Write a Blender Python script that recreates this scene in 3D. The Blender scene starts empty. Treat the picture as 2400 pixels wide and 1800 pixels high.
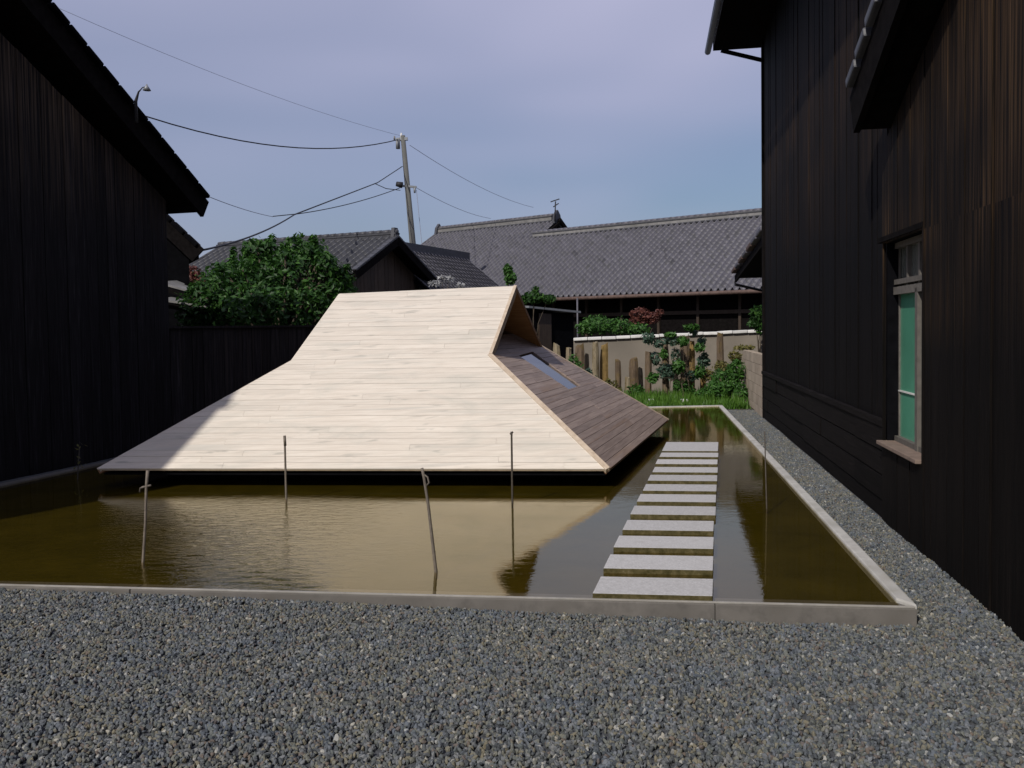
import bpy, bmesh, math, random
from mathutils import Vector, Matrix
import numpy as np

random.seed(7)
RNG = np.random.default_rng(11)
SC = bpy.context.scene
COL = SC.collection
R = math.radians

# ------------------------------------------------------------------ camera
FPX = 2000.0            # focal length in pixels of a 2400 px wide frame
CY = 841.0              # optical centre row
EYE = Vector((0, 0, 1.5))
PITCH, ROLL = R(-2.0), R(-0.8)
cam_d = bpy.data.cameras.new('camera')
cam = bpy.data.objects.new('camera', cam_d)
COL.objects.link(cam)
cam_d.sensor_width = 36.0
cam_d.lens = 36.0 * FPX / 2400.0
cam_d.shift_y = -(900.0 - CY) / 2400.0
cam_d.clip_end = 3000
CAMROT = Matrix.Rotation(R(90) + PITCH, 3, 'X') @ Matrix.Rotation(ROLL, 3, 'Z')
cam.matrix_world = Matrix.Translation(EYE) @ CAMROT.to_4x4()
SC.camera = cam

# ------------------------------------------------------------------ light
SUN_DIR = Vector((-0.402, -0.652, 0.643)).normalized()     # towards the sun
elev = math.asin(SUN_DIR.z)
sun_d = bpy.data.lights.new('sun', 'SUN')
sun_d.energy = 3.75
sun_d.angle = R(0.6)
sun_d.color = (1.0, 0.95, 0.87)
sun = bpy.data.objects.new('sun', sun_d)
COL.objects.link(sun)
sun.location = (-20, -30, 30)
sun.rotation_euler = SUN_DIR.to_track_quat('Z', 'Y').to_euler()

world = bpy.data.worlds.new('World')
SC.world = world
world.use_nodes = True
wn = world.node_tree.nodes
wl = world.node_tree.links
wn.clear()
w_out = wn.new('ShaderNodeOutputWorld')
w_bg = wn.new('ShaderNodeBackground')
w_bg.inputs['Strength'].default_value = 0.085
sky = wn.new('ShaderNodeTexSky')
sky.sky_type = 'NISHITA'
sky.sun_disc = False
sky.sun_elevation = elev
sky.sun_rotation = math.atan2(SUN_DIR.x, SUN_DIR.y)
sky.air_density = 1.0
sky.dust_density = 2.5
sky.ozone_density = 4.5
wtc = wn.new('ShaderNodeTexCoord')
wmp = wn.new('ShaderNodeMapping')
wmp.inputs['Scale'].default_value = (1.0, 1.0, 2.6)
wmp.inputs['Location'].default_value = (0.3, 0.1, 0.45)
wno = wn.new('ShaderNodeTexNoise')
wno.inputs['Scale'].default_value = 1.7
wno.inputs['Detail'].default_value = 2
wno.inputs['Roughness'].default_value = 0.45
wno.inputs['Distortion'].default_value = 0.4
wrp = wn.new('ShaderNodeMapRange')
wrp.inputs['From Min'].default_value = 0.40
wrp.inputs['From Max'].default_value = 0.68
wrp.inputs['To Min'].default_value = 0.30
wrp.inputs['To Max'].default_value = 0.80
wmx = wn.new('ShaderNodeMix')
wmx.data_type = 'RGBA'
wmx.inputs['B'].default_value = (5.15, 5.3, 7.4, 1)        # thin pale veil of cloud
wl.new(wtc.outputs['Generated'], wmp.inputs['Vector'])
wl.new(wmp.outputs['Vector'], wno.inputs['Vector'])
wl.new(wno.outputs['Fac'], wrp.inputs['Value'])
wsx = wn.new('ShaderNodeSeparateXYZ')
wl.new(wtc.outputs['Generated'], wsx.inputs[0])
wel = wn.new('ShaderNodeMapRange')
wel.interpolation_type = 'SMOOTHSTEP'
for k_, v_ in (('From Min', 0.12), ('From Max', 0.42), ('To Min', -0.12), ('To Max', 0.5)):
    wel.inputs[k_].default_value = v_
wl.new(wsx.outputs['Z'], wel.inputs['Value'])
wad = wn.new('ShaderNodeMath')
wad.operation = 'ADD'
wad.use_clamp = True
wl.new(wrp.outputs['Result'], wad.inputs[0])
wl.new(wel.outputs['Result'], wad.inputs[1])
wl.new(wad.outputs[0], wmx.inputs['Factor'])
wl.new(sky.outputs['Color'], wmx.inputs['A'])
wl.new(wmx.outputs['Result'], w_bg.inputs['Color'])
wl.new(w_bg.outputs['Background'], w_out.inputs['Surface'])

SC.view_settings.view_transform = 'Standard'
SC.view_settings.look = 'None'
SC.view_settings.exposure = 0.0
SC.view_settings.gamma = 1.0
SC.render.engine = 'CYCLES'
SC.render.resolution_x = 1024
SC.render.resolution_y = 768
SC.cycles.max_bounces = 8
SC.cycles.transparent_max_bounces = 12


# ------------------------------------------------------------------ survey helpers
def ray(x, y):
    d = CAMROT @ Vector(((x - 1200) / FPX, -(y - CY) / FPX, -1.0))
    return d


def at_y(x, y, Y):          # surveyed point at depth Y
    d = ray(x, y)
    return EYE + d * (Y / d.y)


def at_z(x, y, z):          # surveyed point at height z
    d = ray(x, y)
    return EYE + d * ((z - EYE.z) / d.z)


def at_pl(x, y, p, n):      # surveyed point on a plane
    d = ray(x, y)
    return EYE + d * ((p - EYE).dot(n) / d.dot(n))


def V(*a):
    return Vector(a)


# ------------------------------------------------------------------ materials
def new_mat(name):
    m = bpy.data.materials.new(name)
    m.use_nodes = True
    nt = m.node_tree
    nt.nodes.clear()
    o = nt.nodes.new('ShaderNodeOutputMaterial')
    b = nt.nodes.new('ShaderNodeBsdfPrincipled')
    nt.links.new(b.outputs[0], o.inputs['Surface'])
    return m, nt, b, o


def coords(nt, scale=(1, 1, 1), rotz=0.0):
    tc = nt.nodes.new('ShaderNodeTexCoord')
    mp0 = nt.nodes.new('ShaderNodeMapping')
    mp0.inputs['Rotation'].default_value = (0, 0, rotz)
    mp = nt.nodes.new('ShaderNodeMapping')
    mp.inputs['Scale'].default_value = scale
    nt.links.new(tc.outputs['Object'], mp0.inputs['Vector'])
    nt.links.new(mp0.outputs['Vector'], mp.inputs['Vector'])
    # shift by object so that no two pieces share a grain
    oi = nt.nodes.new('ShaderNodeObjectInfo')
    ml = nt.nodes.new('ShaderNodeMath')
    ml.operation = 'MULTIPLY'
    ml.inputs[1].default_value = 37.0
    nt.links.new(oi.outputs['Random'], ml.inputs[0])
    ad = nt.nodes.new('ShaderNodeVectorMath')
    ad.operation = 'ADD'
    nt.links.new(mp.outputs['Vector'], ad.inputs[0])
    nt.links.new(ml.outputs[0], ad.inputs[1])
    return ad.outputs['Vector'], oi


def noise(nt, vec, scale, detail=4, rough=0.55, dist=0.0):
    n = nt.nodes.new('ShaderNodeTexNoise')
    n.inputs['Scale'].default_value = scale
    n.inputs['Detail'].default_value = detail
    n.inputs['Roughness'].default_value = rough
    n.inputs['Distortion'].default_value = dist
    nt.links.new(vec, n.inputs['Vector'])
    return n.outputs['Fac']


def ramp(nt, fac, stops, interp='LINEAR'):
    r = nt.nodes.new('ShaderNodeValToRGB')
    r.color_ramp.interpolation = interp
    els = r.color_ramp.elements
    while len(els) < len(stops):
        els.new(0.5)
    for e, (p, c) in zip(els, stops):
        e.position = p
        e.color = (*c, 1) if len(c) == 3 else c
    nt.links.new(fac, r.inputs['Fac'])
    return r.outputs['Color']


def mrange(nt, v, a, b, c, d):
    r = nt.nodes.new('ShaderNodeMapRange')
    for k, x in zip(('From Min', 'From Max', 'To Min', 'To Max'), (a, b, c, d)):
        r.inputs[k].default_value = x
    nt.links.new(v, r.inputs['Value'])
    return r.outputs['Result']


def mix(nt, fac, a, b, blend='MIX'):
    m = nt.nodes.new('ShaderNodeMix')
    m.data_type = 'RGBA'
    m.blend_type = blend
    for key, v in (('Factor', fac), ('A', a), ('B', b)):
        if isinstance(v, (int, float)):
            m.inputs[key].default_value = v
        elif isinstance(v, tuple):
            m.inputs[key].default_value = (*v, 1) if len(v) == 3 else v
        else:
            nt.links.new(v, m.inputs[key])
    return m.outputs['Result']


def bump(nt, b, h, strength, distance):
    n = nt.nodes.new('ShaderNodeBump')
    n.inputs['Strength'].default_value = strength
    n.inputs['Distance'].default_value = distance
    nt.links.new(h, n.inputs['Height'])
    nt.links.new(n.outputs[0], b.inputs['Normal'])


def m_wood(name, cols, scale, rotz=0, knots=True, rough=0.6, patch=None, spread=0.25, spec=0.3, smudge=None):
    m, nt, b, o = new_mat(name)
    v, oi = coords(nt, scale, rotz)
    g = noise(nt, v, 6, 6, 0.6, 0.4)
    c = ramp(nt, g, [(0.28, cols[0]), (0.5, cols[1]), (0.72, cols[2])])
    if patch:
        v2, _ = coords(nt, tuple(s * 0.35 for s in scale), rotz)
        p = noise(nt, v2, 3.0, 3, 0.5, 0.8)
        pf = mrange(nt, p, 0.58, 0.75, 0, 0.75)
        c = mix(nt, pf, c, patch)
    if smudge:          # weather smears that run across neighbouring boards
        tc = nt.nodes.new('ShaderNodeTexCoord')
        mp = nt.nodes.new('ShaderNodeMapping')
        mp.inputs['Scale'].default_value = (1.0, 3.2, 3.2)
        nt.links.new(tc.outputs['Object'], mp.inputs['Vector'])
        sm1 = noise(nt, mp.outputs['Vector'], 1.5, 5, 0.62, 0.5)
        c = mix(nt, mrange(nt, sm1, 0.50, 0.70, 0, 0.8), c, smudge)
        mp2 = nt.nodes.new('ShaderNodeMapping')
        mp2.inputs['Scale'].default_value = (2.2, 11, 11)
        nt.links.new(tc.outputs['Object'], mp2.inputs['Vector'])
        sm2 = noise(nt, mp2.outputs['Vector'], 1.3, 2, 0.5, 0.3)
        c = mix(nt, mrange(nt, sm2, 0.64, 0.74, 0, 0.7), c, tuple(x * .75 for x in smudge))
    if knots:
        vk, _ = coords(nt, tuple(s * 1.2 for s in scale), rotz)
        vo = nt.nodes.new('ShaderNodeTexVoronoi')
        vo.inputs['Scale'].default_value = 1.6
        nt.links.new(vk, vo.inputs['Vector'])
        kf = mrange(nt, vo.outputs['Distance'], 0.05, 0.13, 0.55, 0.0)
        c = mix(nt, kf, c, tuple(x * 0.55 for x in cols[0]))
    tone = mrange(nt, oi.outputs['Random'], 0, 1, 1 - spread, 1 + spread * 0.4)
    hs = nt.nodes.new('ShaderNodeHueSaturation')
    nt.links.new(c, hs.inputs['Color'])
    nt.links.new(tone, hs.inputs['Value'])
    nt.links.new(hs.outputs[0], b.inputs['Base Color'])
    b.inputs['Roughness'].default_value = rough
    b.inputs['Specular IOR Level'].default_value = spec
    bump(nt, b, g, 0.25, 0.004)
    return m


def m_char(name, z0, z1, brown=(0.085, 0.05, 0.028), dark=(0.010, 0.0085, 0.009), amount=1.0, horiz=None):
    """charred cedar, weathered to brown in a band between the heights z0 and z1"""
    m, nt, b, o = new_mat(name)
    v, oi = coords(nt, (14, 14, 0.7) if horiz is None else (0.8, 0.8, 16), 0)
    g = noise(nt, v, 3.0, 6, 0.65, 0.3)
    c = ramp(nt, g, [(0.3, tuple(x * 0.45 for x in dark)), (0.55, dark), (0.8, tuple(x * 2.6 for x in dark))])
    tc = nt.nodes.new('ShaderNodeTexCoord')
    sx = nt.nodes.new('ShaderNodeSeparateXYZ')
    nt.links.new(tc.outputs['Object'], sx.inputs[0])
    big = noise(nt, tc.outputs['Object'], 0.9, 2, 0.5)
    zc, zh = (z0 + z1) / 2, (z1 - z0) / 2
    sub = nt.nodes.new('ShaderNodeMath'); sub.operation = 'SUBTRACT'
    nt.links.new(sx.outputs['Z'], sub.inputs[0]); sub.inputs[1].default_value = zc
    ab = nt.nodes.new('ShaderNodeMath'); ab.operation = 'ABSOLUTE'
    nt.links.new(sub.outputs[0], ab.inputs[0])
    band = mrange(nt, ab.outputs[0], zh * 0.45, zh, 1, 0)
    v2, _ = coords(nt, (22, 22, 0.35) if horiz is None else (0.5, 0.5, 20), 0)
    st = noise(nt, v2, 2.0, 4, 0.6)
    stf = mrange(nt, st, 0.42, 0.68, 0, 1)
    f1 = nt.nodes.new('ShaderNodeMath'); f1.operation = 'MULTIPLY'
    nt.links.new(band, f1.inputs[0]); nt.links.new(stf, f1.inputs[1])
    bf = mrange(nt, big, 0.35, 0.6, 0.25, 1)
    f2 = nt.nodes.new('ShaderNodeMath'); f2.operation = 'MULTIPLY'
    nt.links.new(f1.outputs[0], f2.inputs[0]); nt.links.new(bf, f2.inputs[1])
    f3 = nt.nodes.new('ShaderNodeMath'); f3.operation = 'MULTIPLY'
    nt.links.new(f2.outputs[0], f3.inputs[0]); f3.inputs[1].default_value = amount
    c = mix(nt, f3.outputs[0], c, brown)
    tone = mrange(nt, oi.outputs['Random'], 0, 1, 0.72, 1.22)
    hs = nt.nodes.new('ShaderNodeHueSaturation')
    nt.links.new(c, hs.inputs['Color']); nt.links.new(tone, hs.inputs['Value'])
    nt.links.new(hs.outputs[0], b.inputs['Base Color'])
    b.inputs['Roughness'].default_value = 0.75
    b.inputs['Specular IOR Level'].default_value = 0.08
    bump(nt, b, g, 0.6, 0.006)
    return m


def m_plain(name, col, rough=0.7, var=0.25, scale=8, spec=0.3, metallic=0.0, bmp=0.2, dirt=None):
    m, nt, b, o = new_mat(name)
    v, oi = coords(nt, (1, 1, 1))
    n = noise(nt, v, scale, 6, 0.6)
    lo = tuple(x * (1 - var) for x in col)
    hi = tuple(min(1, x * (1 + var)) for x in col)
    c = ramp(nt, n, [(0.3, lo), (0.7, hi)])
    if dirt:
        n2 = noise(nt, v, scale * 0.25, 5, 0.65)
        c = mix(nt, mrange(nt, n2, 0.5, 0.7, 0, 0.8), c, dirt)
    tone = mrange(nt, oi.outputs['Random'], 0, 1, 0.88, 1.1)
    hs = nt.nodes.new('ShaderNodeHueSaturation')
    nt.links.new(c, hs.inputs['Color']); nt.links.new(tone, hs.inputs['Value'])
    nt.links.new(hs.outputs[0], b.inputs['Base Color'])
    b.inputs['Roughness'].default_value = rough
    b.inputs['Specular IOR Level'].default_value = spec
    b.inputs['Metallic'].default_value = metallic
    if bmp:
        bump(nt, b, n, bmp, 0.01)
    return m


def m_leaf(name, cols, trans=0.35):
    m, nt, b, o = new_mat(name)
    tc = nt.nodes.new('ShaderNodeTexCoord')
    n = noise(nt, tc.outputs['Object'], 5.0, 3, 0.6)
    w = nt.nodes.new('ShaderNodeTexWhiteNoise')
    g = nt.nodes.new('ShaderNodeNewGeometry')
    nt.links.new(g.outputs['Random Per Island'], w.inputs['Vector'])
    a = nt.nodes.new('ShaderNodeMath'); a.operation = 'MULTIPLY_ADD'
    nt.links.new(w.outputs['Value'], a.inputs[0]); a.inputs[1].default_value = 0.6
    nt.links.new(mrange(nt, n, 0.3, 0.7, 0, 0.4), a.inputs[2])
    c = ramp(nt, a.outputs[0], [(0.0, cols[0]), (0.55, cols[1]), (1.0, cols[2])])
    nt.links.new(c, b.inputs['Base Color'])
    b.inputs['Roughness'].default_value = 0.5
    b.inputs['Specular IOR Level'].default_value = 0.3
    t = nt.nodes.new('ShaderNodeBsdfTranslucent')
    nt.links.new(c, t.inputs['Color'])
    mx = nt.nodes.new('ShaderNodeMixShader')
    mx.inputs[0].default_value = trans
    nt.links.new(b.outputs[0], mx.inputs[1]); nt.links.new(t.outputs[0], mx.inputs[2])
    nt.links.new(mx.outputs[0], o.inputs['Surface'])
    return m


M = {}
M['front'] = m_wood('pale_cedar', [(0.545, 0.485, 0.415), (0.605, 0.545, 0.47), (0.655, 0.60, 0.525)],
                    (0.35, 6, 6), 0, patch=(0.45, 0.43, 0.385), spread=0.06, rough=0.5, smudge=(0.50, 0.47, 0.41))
M['side'] = m_wood('shaded_brown_cedar', [(0.205, 0.148, 0.12), (0.29, 0.222, 0.188), (0.37, 0.285, 0.238)],
                   (0.35, 6, 6), R(-72.6), patch=(0.26, 0.15, 0.075), spread=0.22, rough=0.55, knots=False)  # brown cedar, darkened further so the colour carries this slope's shade
M['side2'] = m_wood('brown_cedar_left', [(0.16, 0.115, 0.095), (0.24, 0.19, 0.165), (0.32, 0.26, 0.22)],
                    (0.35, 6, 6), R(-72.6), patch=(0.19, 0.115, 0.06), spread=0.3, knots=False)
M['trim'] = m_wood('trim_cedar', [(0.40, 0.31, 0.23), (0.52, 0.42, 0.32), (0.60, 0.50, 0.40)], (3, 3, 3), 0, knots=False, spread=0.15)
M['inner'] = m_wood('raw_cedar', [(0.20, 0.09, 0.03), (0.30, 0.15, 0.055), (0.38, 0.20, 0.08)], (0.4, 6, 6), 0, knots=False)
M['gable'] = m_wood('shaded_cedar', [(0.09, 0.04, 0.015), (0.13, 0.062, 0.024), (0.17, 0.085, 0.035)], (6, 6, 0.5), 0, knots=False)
M['black'] = m_plain('stain_and_shade_black', (0.004, 0.004, 0.005), 0.9, 0.3, 10, 0.02)
M['charL'] = m_char('charred_cedar_left', 2.6, 9.0, (0.10, 0.072, 0.05), (0.012, 0.011, 0.0125), 1.0)
M['charF'] = m_char('charred_cedar_rear', 2.3, 5.6, (0.042, 0.024, 0.013), (0.0040, 0.0032, 0.0032), 1.0)
M['charN'] = m_char('charred_cedar_near', 1.3, 4.2, (0.085, 0.050, 0.025), (0.0046, 0.0034, 0.0029), 1.0)
M['charH'] = m_char('charred_cedar_lower', -2, -1, (0.05, 0.03, 0.02), (0.0065, 0.0052, 0.005), 0.5, horiz=True)
M['charfence'] = m_char('charred_fence', -1, 2.5, (0.03, 0.025, 0.023), (0.016, 0.0145, 0.016), 0.8)
M['eave'] = m_plain('dark_eave_timber', (0.007, 0.006, 0.006), 0.9, 0.4, 12, 0.03)
M['brownwall'] = m_wood('brown_wall_boards', [(0.03, 0.02, 0.014), (0.05, 0.034, 0.024), (0.07, 0.05, 0.036)], (10, 10, 0.6), 0, knots=False)
M['tile'] = m_plain('smoked_clay_tile', (0.092, 0.089, 0.106), 0.5, 0.22, 9, 0.35, dirt=(0.064, 0.064, 0.064))
M['tiledark'] = m_plain('dark_clay_tile', (0.05, 0.051, 0.058), 0.5, 0.3, 9, 0.35)
M['ridge'] = m_plain('ridge_plaster_tile', (0.17, 0.165, 0.16), 0.6, 0.3, 5, 0.3, dirt=(0.10, 0.10, 0.09))
M['concrete'] = m_plain('concrete', (0.38, 0.37, 0.35), 0.8, 0.18, 14, 0.2, dirt=(0.23, 0.22, 0.19))
M['kerb'] = m_plain('kerb_concrete', (0.125, 0.115, 0.104), 0.8, 0.22, 11, 0.2, dirt=(0.075, 0.068, 0.058))
M['brim'] = m_plain('wet_brim_concrete', (0.27, 0.255, 0.23), 0.6, 0.2, 14, 0.3, dirt=(0.18, 0.165, 0.14))
M['stone'] = m_plain('pale_concrete_slab', (0.42, 0.412, 0.412), 0.8, 0.22, 90, 0.2, dirt=(0.36, 0.35, 0.345))
M['beige'] = m_plain('beige_render', (0.205, 0.18, 0.15), 0.9, 0.15, 4, 0.1, dirt=(0.14, 0.125, 0.105))
M['block'] = m_plain('buff_concrete_block', (0.36, 0.30, 0.235), 0.9, 0.12, 12, 0.1, dirt=(0.26, 0.21, 0.165))
M['white'] = m_plain('white_coping', (0.62, 0.61, 0.59), 0.6, 0.12, 9)
M['rust'] = m_plain('rusty_gutter', (0.085, 0.055, 0.045), 0.7, 0.4, 8)
M['metal'] = m_plain('grey_metal', (0.22, 0.23, 0.24), 0.5, 0.15, 9, metallic=0.3)
M['pole'] = m_plain('concrete_pole', (0.098, 0.098, 0.092), 0.8, 0.15, 3, dirt=(0.12, 0.12, 0.10))
M['cable'] = m_plain('black_cable', (0.02, 0.02, 0.024), 0.6, 0.1, 9, bmp=0)
M['thin_cable'] = m_plain('grey_cable', (0.24, 0.25, 0.31), 0.6, 0.1, 9, bmp=0)
M['rod'] = m_plain('bleached_stick', (0.125, 0.105, 0.085), 0.7, 0.3, 30)
M['rod_dark'] = m_plain('dark_stick', (0.05, 0.042, 0.034), 0.7, 0.3, 30)
M['bark'] = m_plain('bark', (0.07, 0.055, 0.04), 0.9, 0.35, 14)
M['frame'] = m_plain('old_window_timber', (0.11, 0.10, 0.088), 0.75, 0.2, 20)
M['green'] = m_plain('green_screen', (0.085, 0.29, 0.19), 0.25, 0.15, 1.5, 0.5, bmp=0)
M['sill'] = m_plain('brown_sill', (0.17, 0.125, 0.10), 0.7, 0.2, 12)
M['soil'] = m_plain('garden_soil', (0.05, 0.042, 0.03), 0.95, 0.4, 6)
M['ground'] = m_plain('packed_earth', (0.07, 0.065, 0.055), 0.95, 0.3, 3)
M['gravelbed'] = m_plain('gravel_bed', (0.055, 0.058, 0.062), 0.95, 0.6, 70)
M['leaf'] = m_leaf('citrus_leaf', [(0.009, 0.028, 0.006), (0.024, 0.075, 0.012), (0.075, 0.175, 0.028)], 0.35)
M['leaf2'] = m_leaf('garden_leaf', [(0.022, 0.062, 0.012), (0.045, 0.125, 0.022), (0.09, 0.20, 0.035)], 0.35)
M['leafblue'] = m_leaf('blue_green_leaf', [(0.03, 0.06, 0.04), (0.06, 0.11, 0.075), (0.12, 0.17, 0.13)], 0.3)
M['leafyel'] = m_leaf('yellow_leaf', [(0.07, 0.075, 0.02), (0.13, 0.12, 0.035), (0.2, 0.17, 0.06)], 0.3)
M['leafred'] = m_leaf('red_leaf', [(0.06, 0.022, 0.015), (0.12, 0.04, 0.03), (0.20, 0.07, 0.05)], 0.3)
M['blossom'] = m_leaf('pale_blossom', [(0.22, 0.22, 0.22), (0.34, 0.34, 0.34), (0.45, 0.45, 0.45)], 0.2)
M['grass'] = m_leaf('grass_blade', [(0.04, 0.10, 0.012), (0.075, 0.17, 0.02), (0.12, 0.22, 0.035)], 0.35)

# algae and wet stain on the flanks of the slabs
nt = M['stone'].node_tree
bs_ = next(n for n in nt.nodes if n.type == 'BSDF_PRINCIPLED')
src = bs_.inputs['Base Color'].links[0].from_socket
ge = nt.nodes.new('ShaderNodeNewGeometry')
sx = nt.nodes.new('ShaderNodeSeparateXYZ')
nt.links.new(ge.outputs['True Normal'], sx.inputs[0])
tc = nt.nodes.new('ShaderNodeTexCoord')
al = ramp(nt, noise(nt, tc.outputs['Object'], 22, 5, 0.7), [(0.35, (0.035, 0.03, 0.008)), (0.6, (0.085, 0.07, 0.03)), (0.8, (0.16, 0.135, 0.09))])
nt.links.new(mix(nt, mrange(nt, sx.outputs['Z'], 0.3, 0.7, 1, 0), src, al), bs_.inputs['Base Color'])

# odd replacement tiles and lichen: tone differs from tile to tile
for key in ('tile', 'tiledark'):
    nt = M[key].node_tree
    bs_ = next(n for n in nt.nodes if n.type == 'BSDF_PRINCIPLED')
    src = bs_.inputs['Base Color'].links[0].from_socket
    ge = nt.nodes.new('ShaderNodeNewGeometry')
    oi = nt.nodes.new('ShaderNodeObjectInfo')
    sm_ = nt.nodes.new('ShaderNodeMath'); sm_.operation = 'ADD'
    nt.links.new(ge.outputs['Random Per Island'], sm_.inputs[0]); nt.links.new(oi.outputs['Random'], sm_.inputs[1])
    fr_ = nt.nodes.new('ShaderNodeMath'); fr_.operation = 'FRACT'
    nt.links.new(sm_.outputs[0], fr_.inputs[0])
    hs = nt.nodes.new('ShaderNodeHueSaturation')
    nt.links.new(src, hs.inputs['Color'])
    nt.links.new(ramp(nt, fr_.outputs[0], [(0.0, (.62,) * 3), (0.05, (.92,) * 3), (0.95, (1.06,) * 3), (1.0, (1.22,) * 3)]), hs.inputs['Value'])
    nt.links.new(hs.outputs[0], bs_.inputs['Base Color'])

# window glass
def m_glass(name, base, ior=1.5, rough=0.03):
    m, nt, b, o = new_mat(name)
    b.inputs['Base Color'].default_value = (*base, 1)
    b.inputs['Roughness'].default_value = rough
    b.inputs['IOR'].default_value = ior
    b.inputs['Specular IOR Level'].default_value = 0.5
    return m
M['skyglass'] = m_glass('skylight_glass', (0.05, 0.055, 0.065), 2.3)
M['darkglass'] = m_glass('window_glass', (0.10, 0.11, 0.10), 1.5, 0.1)


def m_post(name, base):
    m, nt, b, o = new_mat(name)
    v, oi = coords(nt, (5, 5, 1.2))
    n = noise(nt, v, 3, 6, 0.65, 0.5)
    c = ramp(nt, n, [(0.25, tuple(x * 0.45 for x in base)), (0.5, base), (0.75, tuple(x * 1.5 for x in base))])
    v2, _ = coords(nt, (2, 2, 2))
    n2 = noise(nt, v2, 2.5, 4, 0.6)
    c = mix(nt, mrange(nt, n2, 0.52, 0.66, 0, 0.8), c, (0.12, 0.085, 0.03))
    nt.links.new(c, b.inputs['Base Color'])
    b.inputs['Roughness'].default_value = 0.9
    b.inputs['Specular IOR Level'].default_value = 0.15
    bump(nt, b, n, 0.6, 0.03)
    return m
M['postA'] = m_post('brown_stone_post', (0.11, 0.08, 0.055))
M['postB'] = m_post('tan_stone_post', (0.20, 0.165, 0.112))
M['postC'] = m_post('ochre_stone_post', (0.195, 0.13, 0.05))


# ------------------------------------------------------------------ object helpers
def tag(o, label=None, cat=None, group=None, kind=None):
    if label: o['label'] = label
    if cat: o['category'] = cat
    if group: o['group'] = group
    if kind: o['kind'] = kind
    return o


def adopt(o, parent):
    o.parent = parent
    o.matrix_parent_inverse = Matrix.Translation(-PW[parent.name]) if parent.name in PW else Matrix.Identity(4)


PW = {}


def empty(name, loc, label=None, cat=None, group=None):
    o = bpy.data.objects.new(name, None)
    o.location = loc
    o.empty_display_size = 0.3
    COL.objects.link(o)
    PW[o.name] = Vector(loc)
    return tag(o, label, cat, group)


def obj(name, verts, faces, mat, parent=None, smooth=False):
    me = bpy.data.meshes.new(name)
    me.from_pydata([tuple(v) for v in verts], [], faces)
    me.update()
    if smooth:
        me.polygons.foreach_set('use_smooth', [True] * len(me.polygons))
    me.materials.append(M[mat] if isinstance(mat, str) else mat)
    o = bpy.data.objects.new(name, me)
    COL.objects.link(o)
    if parent is not None:
        adopt(o, parent)
    return o


class MB:
    def __init__(self):
        self.v, self.f = [], []

    def add(self, vs, fs):
        k = len(self.v)
        self.v += [Vector(p) for p in vs]
        self.f += [tuple(i + k for i in f) for f in fs]
        return self

    def prism(self, poly, ext):
        """closed prism: polygon pushed by vector ext"""
        n = len(poly)
        a = [Vector(p) for p in poly]
        nrm = Vector((0, 0, 0))
        for i in range(n):
            nrm += a[i].cross(a[(i + 1) % n])
        if nrm.dot(ext) > 0:
            a.reverse()
        b = [p + ext for p in a]
        fs = [tuple(range(n)), tuple(range(2 * n - 1, n - 1, -1))]
        fs += [(i, n + i, n + (i + 1) % n, (i + 1) % n) for i in range(n)]
        fs[0] = tuple(range(n))
        # outward orientation fixed afterwards
        return self.add(a + b, fs)

    def bar(self, p, q, w, h, up=Vector((0, 0, 1))):
        """bar from p to q, width w (sideways) and height h (along up), centred"""
        p, q = Vector(p), Vector(q)
        d = (q - p).normalized()
        s = d.cross(up).normalized()
        u = s.cross(d).normalized()
        poly = [p - s * w / 2 - u * h / 2, p + s * w / 2 - u * h / 2, p + s * w / 2 + u * h / 2, p - s * w / 2 + u * h / 2]
        return self.prism(poly, q - p)

    def tube(self, pts, rads, n=8):
        pts = [Vector(p) for p in pts]
        if isinstance(rads, (int, float)):
            rads = [rads] * len(pts)
        k = len(self.v)
        for i, p in enumerate(pts):
            d = (pts[min(i + 1, len(pts) - 1)] - pts[max(i - 1, 0)]).normalized()
            ref = Vector((1, 0, 0)) if abs(d.x) < 0.8 else Vector((0, 1, 0))
            s = d.cross(ref).normalized()
            t = d.cross(s)
            for j in range(n):
                an = 2 * math.pi * j / n
                self.v.append(p + (s * math.cos(an) + t * math.sin(an)) * rads[i])
        for i in range(len(pts) - 1):
            for j in range(n):
                a = k + i * n + j
                b = k + i * n + (j + 1) % n
                self.f.append((a, b, b + n, a + n))
        self.f.append(tuple(k + j for j in range(n)))
        e = k + (len(pts) - 1) * n
        self.f.append(tuple(e + n - 1 - j for j in range(n)))
        return self

    def build(self, name, mat, parent=None, smooth=False, bevel=0.0):
        me = bpy.data.meshes.new(name)
        bm = bmesh.new()
        vs = [bm.verts.new(p) for p in self.v]
        for f in self.f:
            try:
                bm.faces.new([vs[i] for i in f])
            except ValueError:
                pass
        bmesh.ops.recalc_face_normals(bm, faces=bm.faces)
        if bevel > 0:
            es = [e for e in bm.edges if len(e.link_faces) == 2 and e.calc_face_angle(0) > 0.5]
            bmesh.ops.bevel(bm, geom=es, offset=bevel, segments=2, affect='EDGES', profile=0.6)
        if smooth:
            for f in bm.faces:
                f.smooth = True
        bm.to_mesh(me)
        bm.free()
        me.materials.append(M[mat] if isinstance(mat, str) else mat)
        o = bpy.data.objects.new(name, me)
        COL.objects.link(o)
        if parent is not None:
            adopt(o, parent)
        return o


def clip(poly, a, b, c):
    """keep the part of a 2D polygon where a*u + b*v <= c"""
    out = []
    n = len(poly)
    for i in range(n):
        p, q = poly[i], poly[(i + 1) % n]
        dp, dq = a * p[0] + b * p[1] - c, a * q[0] + b * q[1] - c
        if dp <= 0:
            out.append(p)
        if (dp < 0 < dq) or (dq < 0 < dp):
            t = dp / (dp - dq)
            out.append((p[0] + t * (q[0] - p[0]), p[1] + t * (q[1] - p[1])))
    return out


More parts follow.
